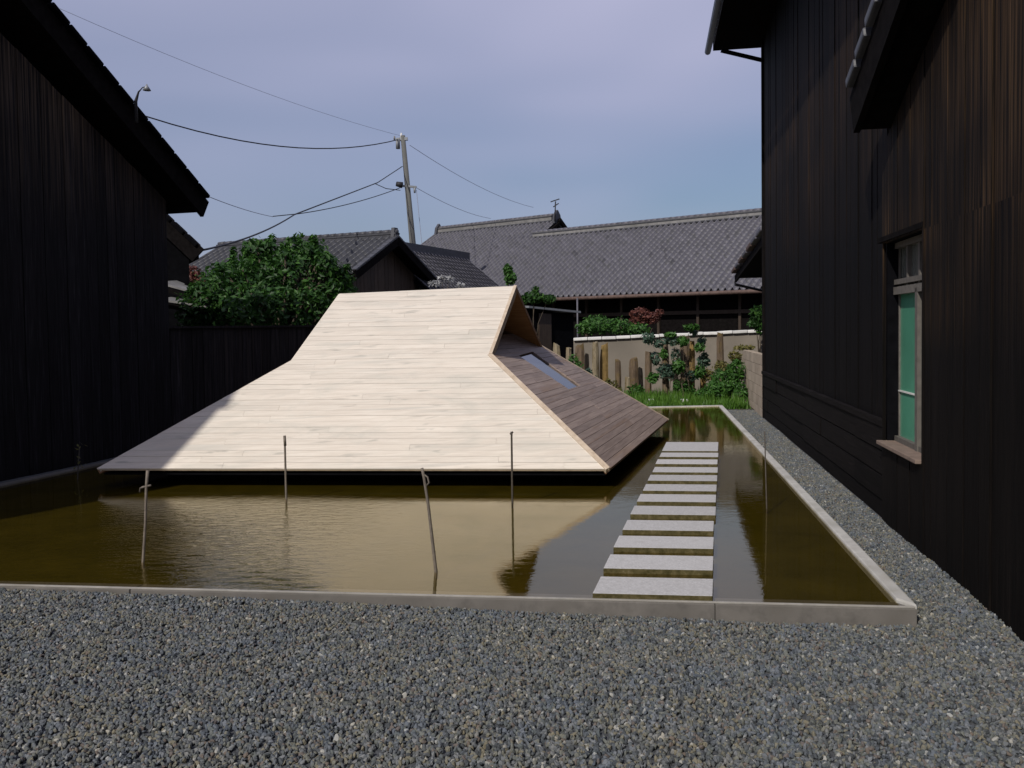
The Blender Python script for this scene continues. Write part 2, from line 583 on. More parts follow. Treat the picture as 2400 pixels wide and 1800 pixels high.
def area(poly):
    return 0.5 * sum(poly[i][0] * poly[(i + 1) % len(poly)][1] - poly[(i + 1) % len(poly)][0] * poly[i][1] for i in range(len(poly)))


def subtract(poly, hole):
    """convex polygon minus convex hole: list of convex pieces"""
    if area(hole) < 0:
        hole = hole[::-1]
    out, rest = [], poly
    n = len(hole)
    for i in range(n):
        (x0, y0), (x1, y1) = hole[i], hole[(i + 1) % n]
        a, b = (y1 - y0), -(x1 - x0)        # outward normal of a CCW polygon
        c = a * x0 + b * y0
        o = clip(rest, -a, -b, -c)
        if len(o) >= 3 and abs(area(o)) > 1e-5:
            out.append(o)
        rest = clip(rest, a, b, c)
        if len(rest) < 3:
            break
    return out


def boards(name, polys, org, ua, va, nrm, pitch, gap, thick, mat, parent, joints=0.0, proud=0.003, holes=(), v0=None, wob=0.0):
    """lay boards along ua, stacked along va, over convex polygons; every board is an object"""
    res = []
    pols = [[((p - org).dot(ua), (p - org).dot(va)) for p in pl] for pl in polys]
    hols = [[((p - org).dot(ua), (p - org).dot(va)) for p in h] for h in holes]
    vmin = min(q[1] for pl in pols for q in pl) if v0 is None else v0
    vmax = max(q[1] for pl in pols for q in pl)
    umin = min(q[0] for pl in pols for q in pl)
    umax = max(q[0] for pl in pols for q in pl)
    v = vmin
    while v < vmax - 0.005:
        p_ = pitch * (1 + random.uniform(-wob, wob))
        cuts = [umin - 1]
        if joints:
            u = umin + random.uniform(0.3, 1.0) * joints
            while u < umax - 0.4:
                cuts.append(u)
                u += joints * random.uniform(0.7, 1.25)
        cuts.append(umax + 1)
        for i in range(len(cuts) - 1):
            pr = random.uniform(0, proud)
            for pl in pols:
                s = clip(pl, 0, -1, -(v + gap / 2))
                s = clip(s, 0, 1, v + p_ - gap / 2) if len(s) >= 3 else s
                s = clip(s, -1, 0, -(cuts[i] + 0.0008)) if len(s) >= 3 else s
                s = clip(s, 1, 0, cuts[i + 1] - 0.0008) if len(s) >= 3 else s
                if len(s) < 3 or abs(area(s)) < 2e-4:
                    continue
                pieces = [s]
                for h in hols:
                    pieces = [x for q in pieces for x in subtract(q, h)]
                for q in pieces:
                    if abs(area(q)) < 2e-4:
                        continue
                    w = [org + ua * a + va * b for a, b in q]
                    o = MB().prism(w, nrm * (thick + pr)).build(name, mat, parent)
                    res.append(o)
        v += p_
    return res


# ------------------------------------------------------------------ ground, pool, gravel
def gz(x, y):
    """height of the gravel surface"""
    t = min(1, max(0, (x + 3.3) / 4.6))
    return -0.012 - 0.088 * t + 0.006 * math.sin(1.7 * x + 0.6) * math.sin(2.1 * y)


KT = 0.015                                              # kerb top
K_NL = at_z(0, 1366, KT)
K_NR = at_z(2150, 1418, KT)
K_FR = at_z(1693, 949, KT)
K_FM = at_z(1500, 953, KT)
L_A = at_z(0, 1133, KT)
L_B = at_z(240, 1082, KT)


def isect(p, d, q, e):
    den = d.x * e.y - d.y * e.x
    t = ((q.x - p.x) * e.y - (q.y - p.y) * e.x) / den
    return Vector((p.x + d.x * t, p.y + d.y * t, p.z))


d_near = (K_NR - K_NL).normalized()
d_left = (L_B - L_A).normalized()
d_far = (K_FR - K_FM).normalized()
d_right = (K_FR - K_NR).normalized()
PNL = isect(K_NL, d_near, L_A, d_left)
PFL = isect(K_FR, d_far, L_A, d_left)
PNR, PFR = K_NR, K_FR
outer = [PNL, PNR, PFR, PFL]                             # counter-clockwise


def inset(poly, ds):
    out = []
    n = len(poly)
    lines = []
    for i in range(n):
        a, b = poly[i], poly[(i + 1) % n]
        d = (b - a).normalized()
        nn = Vector((-d.y, d.x, 0))
        lines.append((a + nn * ds[i], d))
    for i in range(n):
        p, d = lines[i - 1]
        q, e = lines[i]
        out.append(isect(p, d, q, e))
    return out


inner = inset(outer, [0.11, 0.078, 0.10, 0.10])

g = obj('ground', [(-300, -120, -0.22), (300, -120, -0.22), (300, 900, -0.22), (-300, 900, -0.22)], [(0, 1, 2, 3)], 'ground')
tag(g, kind='structure')

# kerbs: the near one lies a little under the brim, the others stand out of the water
kn = MB()
kc = [0.0, 0.46, 0.873, 1.0]
for k_ in range(3):
    t0, t1 = kc[k_] + (.0004 if k_ else 0), kc[k_ + 1] - (.0004 if k_ < 2 else 0)
    q_ = [outer[0].lerp(outer[1], t0), outer[0].lerp(outer[1], t1), inner[0].lerp(inner[1], t1), inner[0].lerp(inner[1], t0)]
    kn.prism([V(p.x, p.y, -0.2) for p in q_], V(0, 0, 0.2 - 0.006))
kn = kn.build('near_kerb', 'kerb', None, bevel=0.006)
tag(kn, kind='structure')
for nm, i in (('right_kerb', 1), ('far_kerb', 2), ('left_kerb', 3)):
    a, b = outer[i], outer[(i + 1) % 4]
    c, d = inner[(i + 1) % 4], inner[i]
    off = (b - a).normalized() * 0.0015
    k = MB().prism([V(p.x, p.y, -0.2) + q for p, q in ((a, off), (b, -off), (c, -off), (d, off))], V(0, 0, 0.2 + KT)).build(nm, 'concrete' if i != 3 else 'kerb', None, bevel=0.01)
    tag(k, kind='structure')
# thin raised brim along the outer edge of the near kerb that holds the water
nn = Vector((-d_near.y, d_near.x, 0))
brim = MB().prism([outer[0] + nn * 0.004 - V(0, 0, KT + 0.006), outer[1] + nn * 0.004 - V(0, 0, KT + 0.006) - d_near * 0.01,
                   outer[1] + nn * 0.022 - V(0, 0, KT + 0.006) - d_near * 0.01, outer[0] + nn * 0.022 - V(0, 0, KT + 0.006)], V(0, 0, 0.010)).build('near_kerb_brim', 'brim', None, bevel=0.003)
tag(brim, kind='structure')

# pool bed
m, nt, b, o = new_mat('pool_mud')
tc = nt.nodes.new('ShaderNodeTexCoord')
n1 = noise(nt, tc.outputs['Object'], 2.2, 6, 0.65, 0.5)
n2 = noise(nt, tc.outputs['Object'], 45, 4, 0.7)
c = ramp(nt, n1, [(0.3, (0.046, 0.040, 0.005)), (0.7, (0.082, 0.068, 0.010))])
c = mix(nt, mrange(nt, n2, 0.45, 0.75, 0, 0.4), c, (0.10, 0.085, 0.025))
nt.links.new(c, b.inputs['Base Color'])
b.inputs['Roughness'].default_value = 1.0
b.inputs['Specular IOR Level'].default_value = 0.0
M['mud'] = m
bed = obj('pool_bed', [V(p.x, p.y, -0.04) for p in inner], [(0, 1, 2, 3)], 'mud')
tag(bed, kind='structure')

# water
m, nt, b, o = new_mat('pool_water')
nt.nodes.remove(b)
tc = nt.nodes.new('ShaderNodeTexCoord')
mp = nt.nodes.new('ShaderNodeMapping')
mp.inputs['Scale'].default_value = (1.0, 1.9, 1)
nt.links.new(tc.outputs['Object'], mp.inputs['Vector'])
big = noise(nt, mp.outputs['Vector'], 1.1, 2, 0.5)
fine = noise(nt, mp.outputs['Vector'], 9.0, 4, 0.6, 0.6)
# a breath of wind ruffles the water in the left half of the basin
sx = nt.nodes.new('ShaderNodeSeparateXYZ')
nt.links.new(tc.outputs['Object'], sx.inputs[0])
vd = nt.nodes.new('ShaderNodeVectorMath'); vd.operation = 'DISTANCE'
nt.links.new(tc.outputs['Object'], vd.inputs[0])
vd.inputs[1].default_value = (-2.3, 6.2, 0)
gust = mrange(nt, vd.outputs['Value'], 0.3, 1.9, 1.6, 0.10)
h = nt.nodes.new('ShaderNodeMath'); h.operation = 'MULTIPLY'
nt.links.new(fine, h.inputs[0]); nt.links.new(gust, h.inputs[1])
h2 = nt.nodes.new('ShaderNodeMath'); h2.operation = 'MULTIPLY_ADD'
nt.links.new(big, h2.inputs[0]); h2.inputs[1].default_value = 0.22
nt.links.new(h.outputs[0], h2.inputs[2])
bm_ = nt.nodes.new('ShaderNodeBump')
bm_.inputs['Strength'].default_value = 0.32
bm_.inputs['Distance'].default_value = 0.016
nt.links.new(h2.outputs[0], bm_.inputs['Height'])
gl = nt.nodes.new('ShaderNodeBsdfGlossy')
gl.inputs['Roughness'].default_value = 0.015
gl.inputs['Color'].default_value = (1.0, 0.93, 0.74, 1)
nt.links.new(bm_.outputs[0], gl.inputs['Normal'])
tr = nt.nodes.new('ShaderNodeBsdfTransparent')
tr.inputs['Color'].default_value = (0.80, 0.74, 0.55, 1)
# Schlick reflectance, the same from above and below the surface
ge = nt.nodes.new('ShaderNodeNewGeometry')
dt = nt.nodes.new('ShaderNodeVectorMath'); dt.operation = 'DOT_PRODUCT'
nt.links.new(ge.outputs['Incoming'], dt.inputs[0]); nt.links.new(bm_.outputs[0], dt.inputs[1])
ab = nt.nodes.new('ShaderNodeMath'); ab.operation = 'ABSOLUTE'
nt.links.new(dt.outputs['Value'], ab.inputs[0])
om = nt.nodes.new('ShaderNodeMath'); om.operation = 'SUBTRACT'; om.use_clamp = True
om.inputs[0].default_value = 1.0; nt.links.new(ab.outputs[0], om.inputs[1])
pw = nt.nodes.new('ShaderNodeMath'); pw.operation = 'POWER'
nt.links.new(om.outputs[0], pw.inputs[0]); pw.inputs[1].default_value = 5.0
fr = nt.nodes.new('ShaderNodeMath'); fr.operation = 'MULTIPLY_ADD'
nt.links.new(pw.outputs[0], fr.inputs[0]); fr.inputs[1].default_value = 0.86; fr.inputs[2].default_value = 0.14
mx = nt.nodes.new('ShaderNodeMixShader')
nt.links.new(fr.outputs[0], mx.inputs[0])
nt.links.new(tr.outputs[0], mx.inputs[1]); nt.links.new(gl.outputs[0], mx.inputs[2])
nt.links.new(mx.outputs[0], o.inputs['Surface'])
M['water'] = m
wo = inset(outer, [0.014, 0.080, 0.102, 0.102])
water = obj('water', [V(p.x, p.y, 0.0) for p in wo], [(0, 1, 2, 3)], 'water')
tag(water, kind='structure')

# gravel bed
W0 = at_z(1799, 990, -0.1)
W1 = at_z(2400, 1500, -0.1)
wd = (W0 - W1).normalized()                              # along the right-hand wall, away from the camera


def wall_x(y, off=0.0):
    return W1.x + (y - W1.y) * wd.x / wd.y + off


vs, fs = [], []
nx, ny = 60, 46
ys = [-14, -9, -5, -2, 0, 1] + list(np.linspace(1.7, 5.4, 24)) + list(np.linspace(5.8, 18.5, 16))
xs = [-12, -9, -7] + list(np.linspace(-5.6, 5.4, 56)) + [7, 9]
for y in ys:
    for x in xs:
        vs.append(V(x, y, gz(x, y) - 0.008))
W = len(xs)


def inside(p, poly):
    for i in range(len(poly)):
        a, b = poly[i], poly[(i + 1) % len(poly)]
        if (b.x - a.x) * (p.y - a.y) - (b.y - a.y) * (p.x - a.x) < 0:
            return False
    return True


pool_core = inset(outer, [0.25, 0.25, 0.25, 0.25])
for j in range(len(ys) - 1):
    for i in range(W - 1):
        q = (j * W + i, j * W + i + 1, (j + 1) * W + i + 1, (j + 1) * W + i)
        # leave the basin open
        if all(inside(vs[k], outer) for k in q):
            continue
        fs.append(q)
# vertices just inside the basin dive below the pool bed
for p in vs:
    if inside(p, outer):
        p.z = -0.19
gb = obj('gravel_bed', vs, fs, 'gravelbed')
tag(gb, kind='structure')

# strip of gravel stones laid as geometry-node instances
vs, fs = [], []


def quad_grid(fx0, fx1, y0, y1, nx_, ny_):
    k = len(vs)
    for j in range(ny_ + 1):
        y = y0 + (y1 - y0) * j / ny_
        for i in range(nx_ + 1):
            yy = y
            x = fx0(y) + (fx1(y) - fx0(y)) * i / nx_
            vs.append(V(x, yy, gz(x, yy)))
    for j in range(ny_):
        for i in range(nx_):
            a = k + j * (nx_ + 1) + i
            fs.append((a, a + 1, a + nx_ + 2, a + nx_ + 1))


# near field, bounded by the kerb line
k0 = len(vs)
NX, NY = 60, 26
for j in range(NY + 1):
    for i in range(NX + 1):
        x = -4.4 + (wall_x(4.6) + 4.4) * i / NX
        yk = outer[0].y + (x - outer[0].x) * (outer[1].y - outer[0].y) / (outer[1].x - outer[0].x) - 0.006
        if x > outer[1].x + .01:
            yk = outer[1].y + .03
        y = 1.9 + (yk - 1.9) * j / NY
        vs.append(V(x, y, gz(x, y)))
for j in range(NY):
    for i in range(NX):
        a = k0 + j * (NX + 1) + i
        fs.append((a, a + 1, a + NX + 2, a + NX + 1))


def kerb_x(y):
    return outer[1].x + (y - outer[1].y) * (outer[2].x - outer[1].x) / (outer[2].y - outer[1].y) + 0.012


quad_grid(kerb_x, lambda y: wall_x(y, -0.0), outer[1].y + 0.02, 16.4, 8, 40)
gs = obj('gravel', vs, fs, 'gravelbed')
tag(gs, label='blue-grey crushed gravel covering the foreground and the strip beside the pool', cat='gravel', kind='stuff')
m, nt, b, o = new_mat('gravel_stone')
oi = nt.nodes.new('ShaderNodeObjectInfo')
c = ramp(nt, oi.outputs['Random'], [(0.0, (0.050, 0.055, 0.062)), (0.14, (0.118, 0.126, 0.140)), (0.32, (0.080, 0.088, 0.099)),
                                    (0.46, (0.140, 0.141, 0.124)), (0.60, (0.098, 0.107, 0.106)), (0.70, (0.165, 0.168, 0.176)),
                                    (0.81, (0.165, 0.150, 0.112)), (0.91, (0.13, 0.105, 0.092)), (0.97, (0.32, 0.31, 0.29))], 'CONSTANT')
tc = nt.nodes.new('ShaderNodeTexCoord')
n1 = noise(nt, tc.outputs['Object'], 1.3, 3, 0.6)
c = mix(nt, mrange(nt, n1, 0.3, 0.7, 0.0, 0.25), c, (0.05, 0.055, 0.06))
ge = nt.nodes.new('ShaderNodeNewGeometry')
pn = noise(nt, ge.outputs['Position'], 5.0, 3, 0.6)          # drifts of warmer and bluer stone
c = mix(nt, mrange(nt, pn, 0.35, 0.65, 0.0, 0.8), mix(nt, 1.0, c, (0.86, 0.92, 0.98), 'MULTIPLY'), mix(nt, 1.0, c, (1.08, 1.02, 0.86), 'MULTIPLY'))
nt.links.new(c, b.inputs['Base Color'])
b.inputs['Roughness'].default_value = 0.75
b.inputs['Specular IOR Level'].default_value = 0.3
M['gravelstone'] = m
ng = bpy.data.node_groups.new('scatter_gravel', 'GeometryNodeTree')
ng.interface.new_socket('Geometry', in_out='INPUT', socket_type='NodeSocketGeometry')
ng.interface.new_socket('Geometry', in_out='OUTPUT', socket_type='NodeSocketGeometry')
N = ng.nodes.new
gi, go = N('NodeGroupInput'), N('NodeGroupOutput')
dp = N('GeometryNodeDistributePointsOnFaces')
dp.inputs['Density'].default_value = 4500
ico = N('GeometryNodeMeshIcoSphere')
ico.inputs['Radius'].default_value = 1.0
ico.inputs['Subdivisions'].default_value = 2
sp = N('GeometryNodeSetPosition')
nz = N('ShaderNodeTexNoise')
nz.inputs['Scale'].default_value = 0.9
nz.inputs['Detail'].default_value = 1
vsub = N('ShaderNodeVectorMath'); vsub.operation = 'SUBTRACT'
vsub.inputs[1].default_value = (0.5, 0.5, 0.5)
vsc = N('ShaderNodeVectorMath'); vsc.operation = 'SCALE'
vsc.inputs['Scale'].default_value = 1.3
iop = N('GeometryNodeInstanceOnPoints')
rr = N('FunctionNodeRandomValue'); rr.data_type = 'FLOAT_VECTOR'
rr.inputs['Max'].default_value = (6.28, 6.28, 6.28)
rs = N('FunctionNodeRandomValue'); rs.data_type = 'FLOAT_VECTOR'
rs.inputs['Min'].default_value = (0.0055, 0.005, 0.0045)
rs.inputs['Max'].default_value = (0.0172, 0.0128, 0.0096)
rs.inputs['Seed'].default_value = 5
sm = N('GeometryNodeSetMaterial')
sm.inputs['Material'].default_value = m
L = ng.links.new
L(gi.outputs[0], dp.inputs['Mesh'])
L(ico.outputs['Mesh'], sp.inputs['Geometry'])
L(nz.outputs['Color'], vsub.inputs[0]); L(vsub.outputs[0], vsc.inputs[0]); L(vsc.outputs[0], sp.inputs['Offset'])
L(sp.outputs[0], sm.inputs['Geometry'])
L(dp.outputs['Points'], iop.inputs['Points']); L(sm.outputs[0], iop.inputs['Instance'])
L(rr.outputs['Value'], iop.inputs['Rotation']); L(rs.outputs['Value'], iop.inputs['Scale'])
L(iop.outputs[0], go.inputs[0])
gm = gs.modifiers.new('scatter', 'NODES')
gm.node_group = ng

# garden behind the pool
soil = obj('garden_soil', [(-14, PFR.y + 0.02, -0.085), (wall_x(16.5) + 0.2, PFR.y + 0.02, -0.085), (9, 22, -0.085), (-14, 22, -0.085)], [(0, 1, 2, 3)], 'soil')
tag(soil, kind='structure')

# ------------------------------------------------------------------ the wooden roof in the pool
EZ = 0.145
NL = at_z(228, 1101, EZ)
NR = at_z(1427, 1102, EZ)
FR = at_z(1565, 985, EZ)
er = FR - NR
FL = NL + er
ef = (NR - NL).normalized()
mid = (NR + FR) / 2
d = ray(1208, 673)
dxy = Vector((d.x, d.y, 0))
RRp = isect(mid, ef, Vector((0, 0, 0)), dxy)
RR = at_y(1208, 673, RRp.y)
fn = (NR - NL).cross(RR - NL).normalized()
if fn.z < 0: fn = -fn
RL = at_pl(797, 691, NL, fn)
KR = at_pl(1150, 833, NL, fn)
KL = at_pl(686, 846, NL, fn)
rn = (FR - NR).cross(KR - NR).normalized()
if rn.z < 0: rn = -rn
KB = KR + er * (2 * (V(RR.x, RR.y, 0) - V(KR.x, KR.y, 0)).length / er.length)
KB = at_pl(1269, 814, NR, rn)
RL.z = RL.z
# mirrored rear knees on the left
KBL = KL + (KB - KR)
roof = empty('wooden_roof', (NL + FR) / 2 - V(0, 0, EZ), 'pale cedar hip-and-gable roof resting just above the pool water', 'roof')
fv = fn.cross(ef).normalized()
if fv.z < 0: fv = -fv
TH = 0.03


def sheet(name, polys, nrm, thick, mat, parent):
    mb = MB()
    for p in polys:
        mb.prism(p, -nrm * thick)
    return mb.build(name, mat, parent)


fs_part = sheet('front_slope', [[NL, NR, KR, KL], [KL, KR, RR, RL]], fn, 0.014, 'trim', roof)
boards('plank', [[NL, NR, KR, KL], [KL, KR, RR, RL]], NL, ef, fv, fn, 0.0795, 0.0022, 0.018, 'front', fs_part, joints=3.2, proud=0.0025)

# right slope with a recessed skylight, running on under the open gable
ru = er.normalized()
rv = rn.cross(ru).normalized()
if rv.z < 0: rv = -rv
ins = 0.42
gmid = (KR + KB) / 2
in_dir = -V(ef.x, ef.y, 0)
w_k = (KB - KR)
KRi = KR + w_k * 0.20 + rv * 0.32
KBi = KB - w_k * 0.20 + rv * 0.32
OP = [at_pl(x, y, NR, rn) for x, y in ((1214, 836), (1247, 827), (1358, 906), (1331, 915))]
rpolys = [[NR, FR, KB, KR], [KR, KB, KBi, KRi]]
rs_part = MB()
for pl in rpolys:
    q = [((p - NR).dot(ru), (p - NR).dot(rv)) for p in pl]
    hq = [((p - NR).dot(ru), (p - NR).dot(rv)) for p in OP]
    for piece in subtract(q, hq):
        rs_part.prism([NR + ru * a + rv * b_ for a, b_ in piece], -rn * 0.05)
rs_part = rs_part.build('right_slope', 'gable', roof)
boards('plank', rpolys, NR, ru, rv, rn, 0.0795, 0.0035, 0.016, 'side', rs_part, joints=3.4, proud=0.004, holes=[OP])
skl = empty('skylight', OP[0])
adopt(skl, roof)
skl.matrix_parent_inverse = Matrix.Translation(-PW['wooden_roof'])
PW[skl.name] = OP[0]
cpt = sum(OP, V(0, 0, 0)) / 4
rev = MB()
for i in range(4):
    a, b_ = OP[i], OP[(i + 1) % 4]
    o_ = ((a + b_) / 2 - cpt).normalized()
    o_ = (o_ - rn * o_.dot(rn))
    rev.prism([a + rn * 0.006, b_ + rn * 0.006, b_ - rn * 0.09, a - rn * 0.09], o_ * 0.012)
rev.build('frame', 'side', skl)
MB().prism([p + (cpt - p) * 0.01 - rn * 0.001 for p in OP], -rn * 0.012).build('pane', 'skyglass', skl)

# left and rear slopes
ln = (NL - FL).cross(KL - FL).normalized()
if ln.z < 0: ln = -ln
lv = ln.cross(ru).normalized()
if lv.z < 0: lv = -lv
KBLp = KBL + V(0, 0, ((NL - KBL).dot(ln)) / ln.z)
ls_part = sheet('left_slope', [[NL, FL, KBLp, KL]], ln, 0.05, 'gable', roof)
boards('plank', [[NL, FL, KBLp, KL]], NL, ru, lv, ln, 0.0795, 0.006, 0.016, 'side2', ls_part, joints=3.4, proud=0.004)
bs = MB()
for pl in ([FL, FR, KB, KBLp], [KBLp, KB, RR, RL]):
    nb = (pl[1] - pl[0]).cross(pl[3] - pl[0]).normalized()
    if nb.z < 0: nb = -nb
    c_ = pl
    bs.add([c_[0], c_[1], c_[2], c_[3], c_[0] - nb * 0.05, c_[1] - nb * 0.05, c_[2] - nb * 0.05, c_[3] - nb * 0.05],
           [(0, 1, 2), (0, 2, 3), (4, 6, 5), (4, 7, 6), (0, 4, 5, 1), (1, 5, 6, 2), (2, 6, 7, 3), (3, 7, 4, 0)])
bs_part = bs.build('rear_slope', 'inner', roof)
bn = (RR - KB).cross(RL - RR).normalized()
if bn.z < 0: bn = -bn
bv = bn.cross(ef).normalized()
if bv.z < 0: bv = -bv
boards('plank', [[KBLp + bn * .002, KB + bn * .002, RR + bn * .002 - V(0, 0, .03) + (KB - RR) * .02, RL + bn * .002 - V(0, 0, .03) + (KBLp - RL) * .02]], KB, (RR - RL).normalized(), bn.cross((RR - RL).normalized()) * (1 if bn.cross(RR - RL).z > 0 else -1), bn, 0.0795, 0.005, 0.008, 'inner', bs_part, joints=2.6)
bn2 = (FR - FL).cross(KB - FL).normalized()
if bn2.z < 0: bn2 = -bn2
bv2 = bn2.cross(ef).normalized()
if bv2.z < 0: bv2 = -bv2
boards('plank', [[FL + bn2 * .004, FR + bn2 * .004, KB + bn2 * .004, KBLp + bn2 * .004]], FR, ef, bv2, bn2, 0.0795, 0.005, 0.012, 'inner', bs_part, joints=2.6)

# trim boards: hips, barge boards, ridge
mb = MB(); mb.bar(NR + fn * 0.0 - ef * 0.01, KR - ef * 0.01, 0.05, 0.055, fn); mb.build('hip_board', 'trim', roof)
mb = MB(); mb.bar(NL + ef * 0.02 - fn * .012, KL + ef * 0.02 - fn * .012, 0.03, 0.055, fn); mb.build('hip_board', 'front', roof)
mb = MB(); mb.bar(FR, KB, 0.03, 0.05, rn); mb.build('hip_board', 'trim', roof)
mb = MB(); mb.bar(KR - fn * 0.022, RR - fn * 0.022, 0.036, 0.105, fn); mb.build('barge_board', 'trim', roof)
mb = MB(); mb.bar(KL - fn * 0.03, RL - fn * 0.03, 0.03, 0.085, fn); mb.build('barge_board', 'front', roof)
mb = MB(); mb.bar(KB - bn * 0.02, RR - bn * 0.02, 0.03, 0.06, bn); mb.build('barge_board', 'inner', roof)
# recessed gable wall, right and left
for a, b_, c_, sgn in ((KR, KB, RR, 1), (KL, KBLp, RL, -1)):
    sh = in_dir * ins * sgn
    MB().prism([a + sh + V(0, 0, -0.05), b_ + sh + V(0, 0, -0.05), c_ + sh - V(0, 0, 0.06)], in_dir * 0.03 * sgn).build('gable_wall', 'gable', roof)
# underside and plinth standing in the water, eave shade painted in black
eave = [NL, NR, FR, FL]
MB().prism([p - V(0, 0, 0.036) for p in inset(eave, [0.04] * 4)], V(0, 0, -0.02)).build('soffit', 'black', roof)
pl_ = inset(eave, [0.42, 0.42, 0.42, 0.42])
MB().prism([V(p.x, p.y, -0.125) for p in pl_], V(0, 0, EZ + 0.125 - 0.06)).build('plinth', 'black', roof)

# ------------------------------------------------------------------ stepping stones
ST = 0.034
rows = [(1348, 1389), (1294, 1328), (1252, 1280), (1215.5, 1237), (1185, 1205), (1156, 1174), (1132, 1148), (1111, 1126),
        (1094, 1106), (1077, 1087), (1061, 1071), (1036, 1058)]
a0 = at_z(1386, 1389, ST); a1 = at_z(1562, 1036, ST)
b0 = at_z(1663, 1397, ST); b1 = at_z(1680, 1036, ST)
ax = (a1 - a0).normalized()
width = (b0 - a0).length
xdir = d_near * 1.0
words = ['first', 'second', 'third', 'fourth', 'fifth', 'sixth', 'seventh', 'eighth', 'ninth', 'tenth', 'eleventh']
L0 = a0.copy()
for i in range(12):
    s0 = 0.505 * i
    dep = 0.33 if i < 11 else 0.80
    p = L0 + ax * s0 + V(random.uniform(-.007, .007), random.uniform(-.004, .004), 0)
    wdt = 0.655 + random.uniform(-.006, .006)
    z0 = -0.036
    q = [p, p + xdir * wdt, p + xdir * wdt + ax * dep, p + ax * dep]
    jit = random.uniform(-.004, .004)
    slab = MB().prism([V(v.x, v.y, ST - 0.06 + jit) for v in q], V(0, 0, 0.06))
    foot = inset([V(v.x, v.y, z0) for v in q], [0.05] * 4)
    slab.prism(foot, V(0, 0, ST - 0.06 - z0 + 0.002))
    o = slab.build('stepping_stone', 'stone', None, bevel=0.006)
    if i == 11:
        lb = 'long farthest concrete stepping slab beside the corner of the wooden roof'
    elif i == 0:
        lb = 'nearest concrete stepping stone, right behind the front kerb of the pool'
    else:
        lb = words[i] + ' concrete stepping stone counted from the front kerb'
    tag(o, lb, 'stepping stone', 'stepping stones across the pool')


# ------------------------------------------------------------------ sticks in the pool
def stick(name, pts, rad, mat, label, knob=None):
    e = empty(name, pts[0], label, 'stick', 'sticks standing in the pool')
    rad = [r_ * .78 for r_ in rad]
    MB().tube(pts, rad, 7).build('shaft', mat, e, True)
    if knob:
        for k in knob:
            MB().tube(*k, 6).build('twig' if name == 'branch_stick' else 'tip', mat, e, True)
    return e


def below(p):
    return V(p.x, p.y, -0.12)


b_ = at_z(335, 1318, 0); Y = b_.y
t1 = at_y(343, 1142, Y); t2 = at_y(346, 1103, Y)
stick('branch_stick', [below(b_), b_, (b_ + t1) / 2 + V(.004, 0, 0), t1, t2], [0.012, 0.012, 0.011, 0.012, 0.013], 'rod',
      'bleached stick with a short side twig, leftmost of the bare sticks in the pool',
      [([t1 + V(.01, 0, .01), t1 + V(-.035, -.01, -.005), t1 + V(-.04, -.01, -.03)], [0.008, 0.007, 0.005]),
       ([t1 + V(-.03, 0, .0), t1 + V(.03, 0, .012)], [0.007, 0.007])])
b_ = at_z(671, 1170, 0); Y = b_.y
t2 = at_y(667, 1022, Y); t1 = at_y(668, 1050, Y)
stick('stick', [below(b_), b_, t1, t2], [0.013, 0.013, 0.012, 0.010], 'rod',
      'straight pale stick with a dark tip in front of the left part of the roof',
      [([t1 + V(0.002, -.002, .02), t2 + V(0, 0, .004)], [0.0125, 0.0125])])
b_ = at_z(1022, 1341, 0); Y = b_.y
p1 = at_y(1004, 1185, Y); p2 = at_y(994, 1120, Y); p3 = at_y(989, 1097, Y)
stick('branch_stick', [below(b_ + V(.005, 0, 0)), b_, p1, p2, p3], [0.015, 0.014, 0.012, 0.012, 0.012], 'rod',
      'crooked leaning stick with a hooked top before the middle of the roof',
      [([p2 + V(0, 0, .02), p2 + V(.022, 0, .005), p2 + V(.03, 0, -.03), p2 + V(.012, 0, -.05)], [.006, .006, .006, .005])])
b_ = at_z(1201, 1180, 0); Y = b_.y
p1 = at_y(1199, 1022, Y); p2 = at_y(1199, 1012, Y)
stick('stick', [below(b_), b_, p1, p2], [0.012, 0.012, 0.011, 0.014], 'rod_dark',
      'straight dark stick before the right part of the pale slope',
      [([p1 + V(-.012, 0, .015), p2 + V(.012, 0, 0)], [0.009, 0.009])])
b_ = at_z(1797, 1192, 0); Y = b_.y
p2 = at_y(1792, 1011, Y)
stick('stick', [below(b_), b_, p2], [0.008, 0.008, 0.006], 'rod_dark', 'thin dark stick in the water beside the right kerb')
b_ = at_z(132, 1125, 0)
b_ = V(b_.x + 0.22, b_.y, 0); Y = b_.y
p2 = b_ + V(.03, 0, .34)
e = stick('stick', [below(b_), b_, p2], [0.008, 0.008, 0.006], 'rod_dark', 'thin twiggy stick with a few yellow leaves beside the left kerb')
mb = MB()
for i in range(16):
    c0 = b_ + V(.03 + random.uniform(-.05, .05), random.uniform(-.05, .05), random.uniform(.1, .36))
    a = V(random.uniform(-1, 1), random.uniform(-1, 1), random.uniform(-.5, 1)).normalized() * .025
    s = V(random.uniform(-1, 1), random.uniform(-1, 1), random.uniform(-1, 1)).normalized() * .012
    mb.add([c0, c0 + a + s, c0 + a * 2, c0 + a - s], [(0, 1, 2, 3)])
obj('leaves', mb.v, mb.f, 'leafyel', e)


# ------------------------------------------------------------------ left house (charred boards, gable towards the pool)
d2 = V(d_left.x, d_left.y, 0).normalized()
aL = -d2                                                # along the wall towards the camera
nL = V(d2.y, -d2.x, 0)                                  # towards the pool
base = L_A - nL * 0.28
# far corner stands where the photographed corner is
dd = ray(398, 900)
cL = isect(V(base.x, base.y, 0), d2, V(0, 0, 0), V(dd.x, dd.y, 0))
zc = at_y(398, 470, cL.y).z
SL = 0.53
S_R, S_E = 8.0, 9.2  # unseen near end, ridge and corner shaped to throw shadow on the wooden roof


def lw(s, z, off=0.0):
    return cL + aL * s + nL * off + V(0, 0, z)


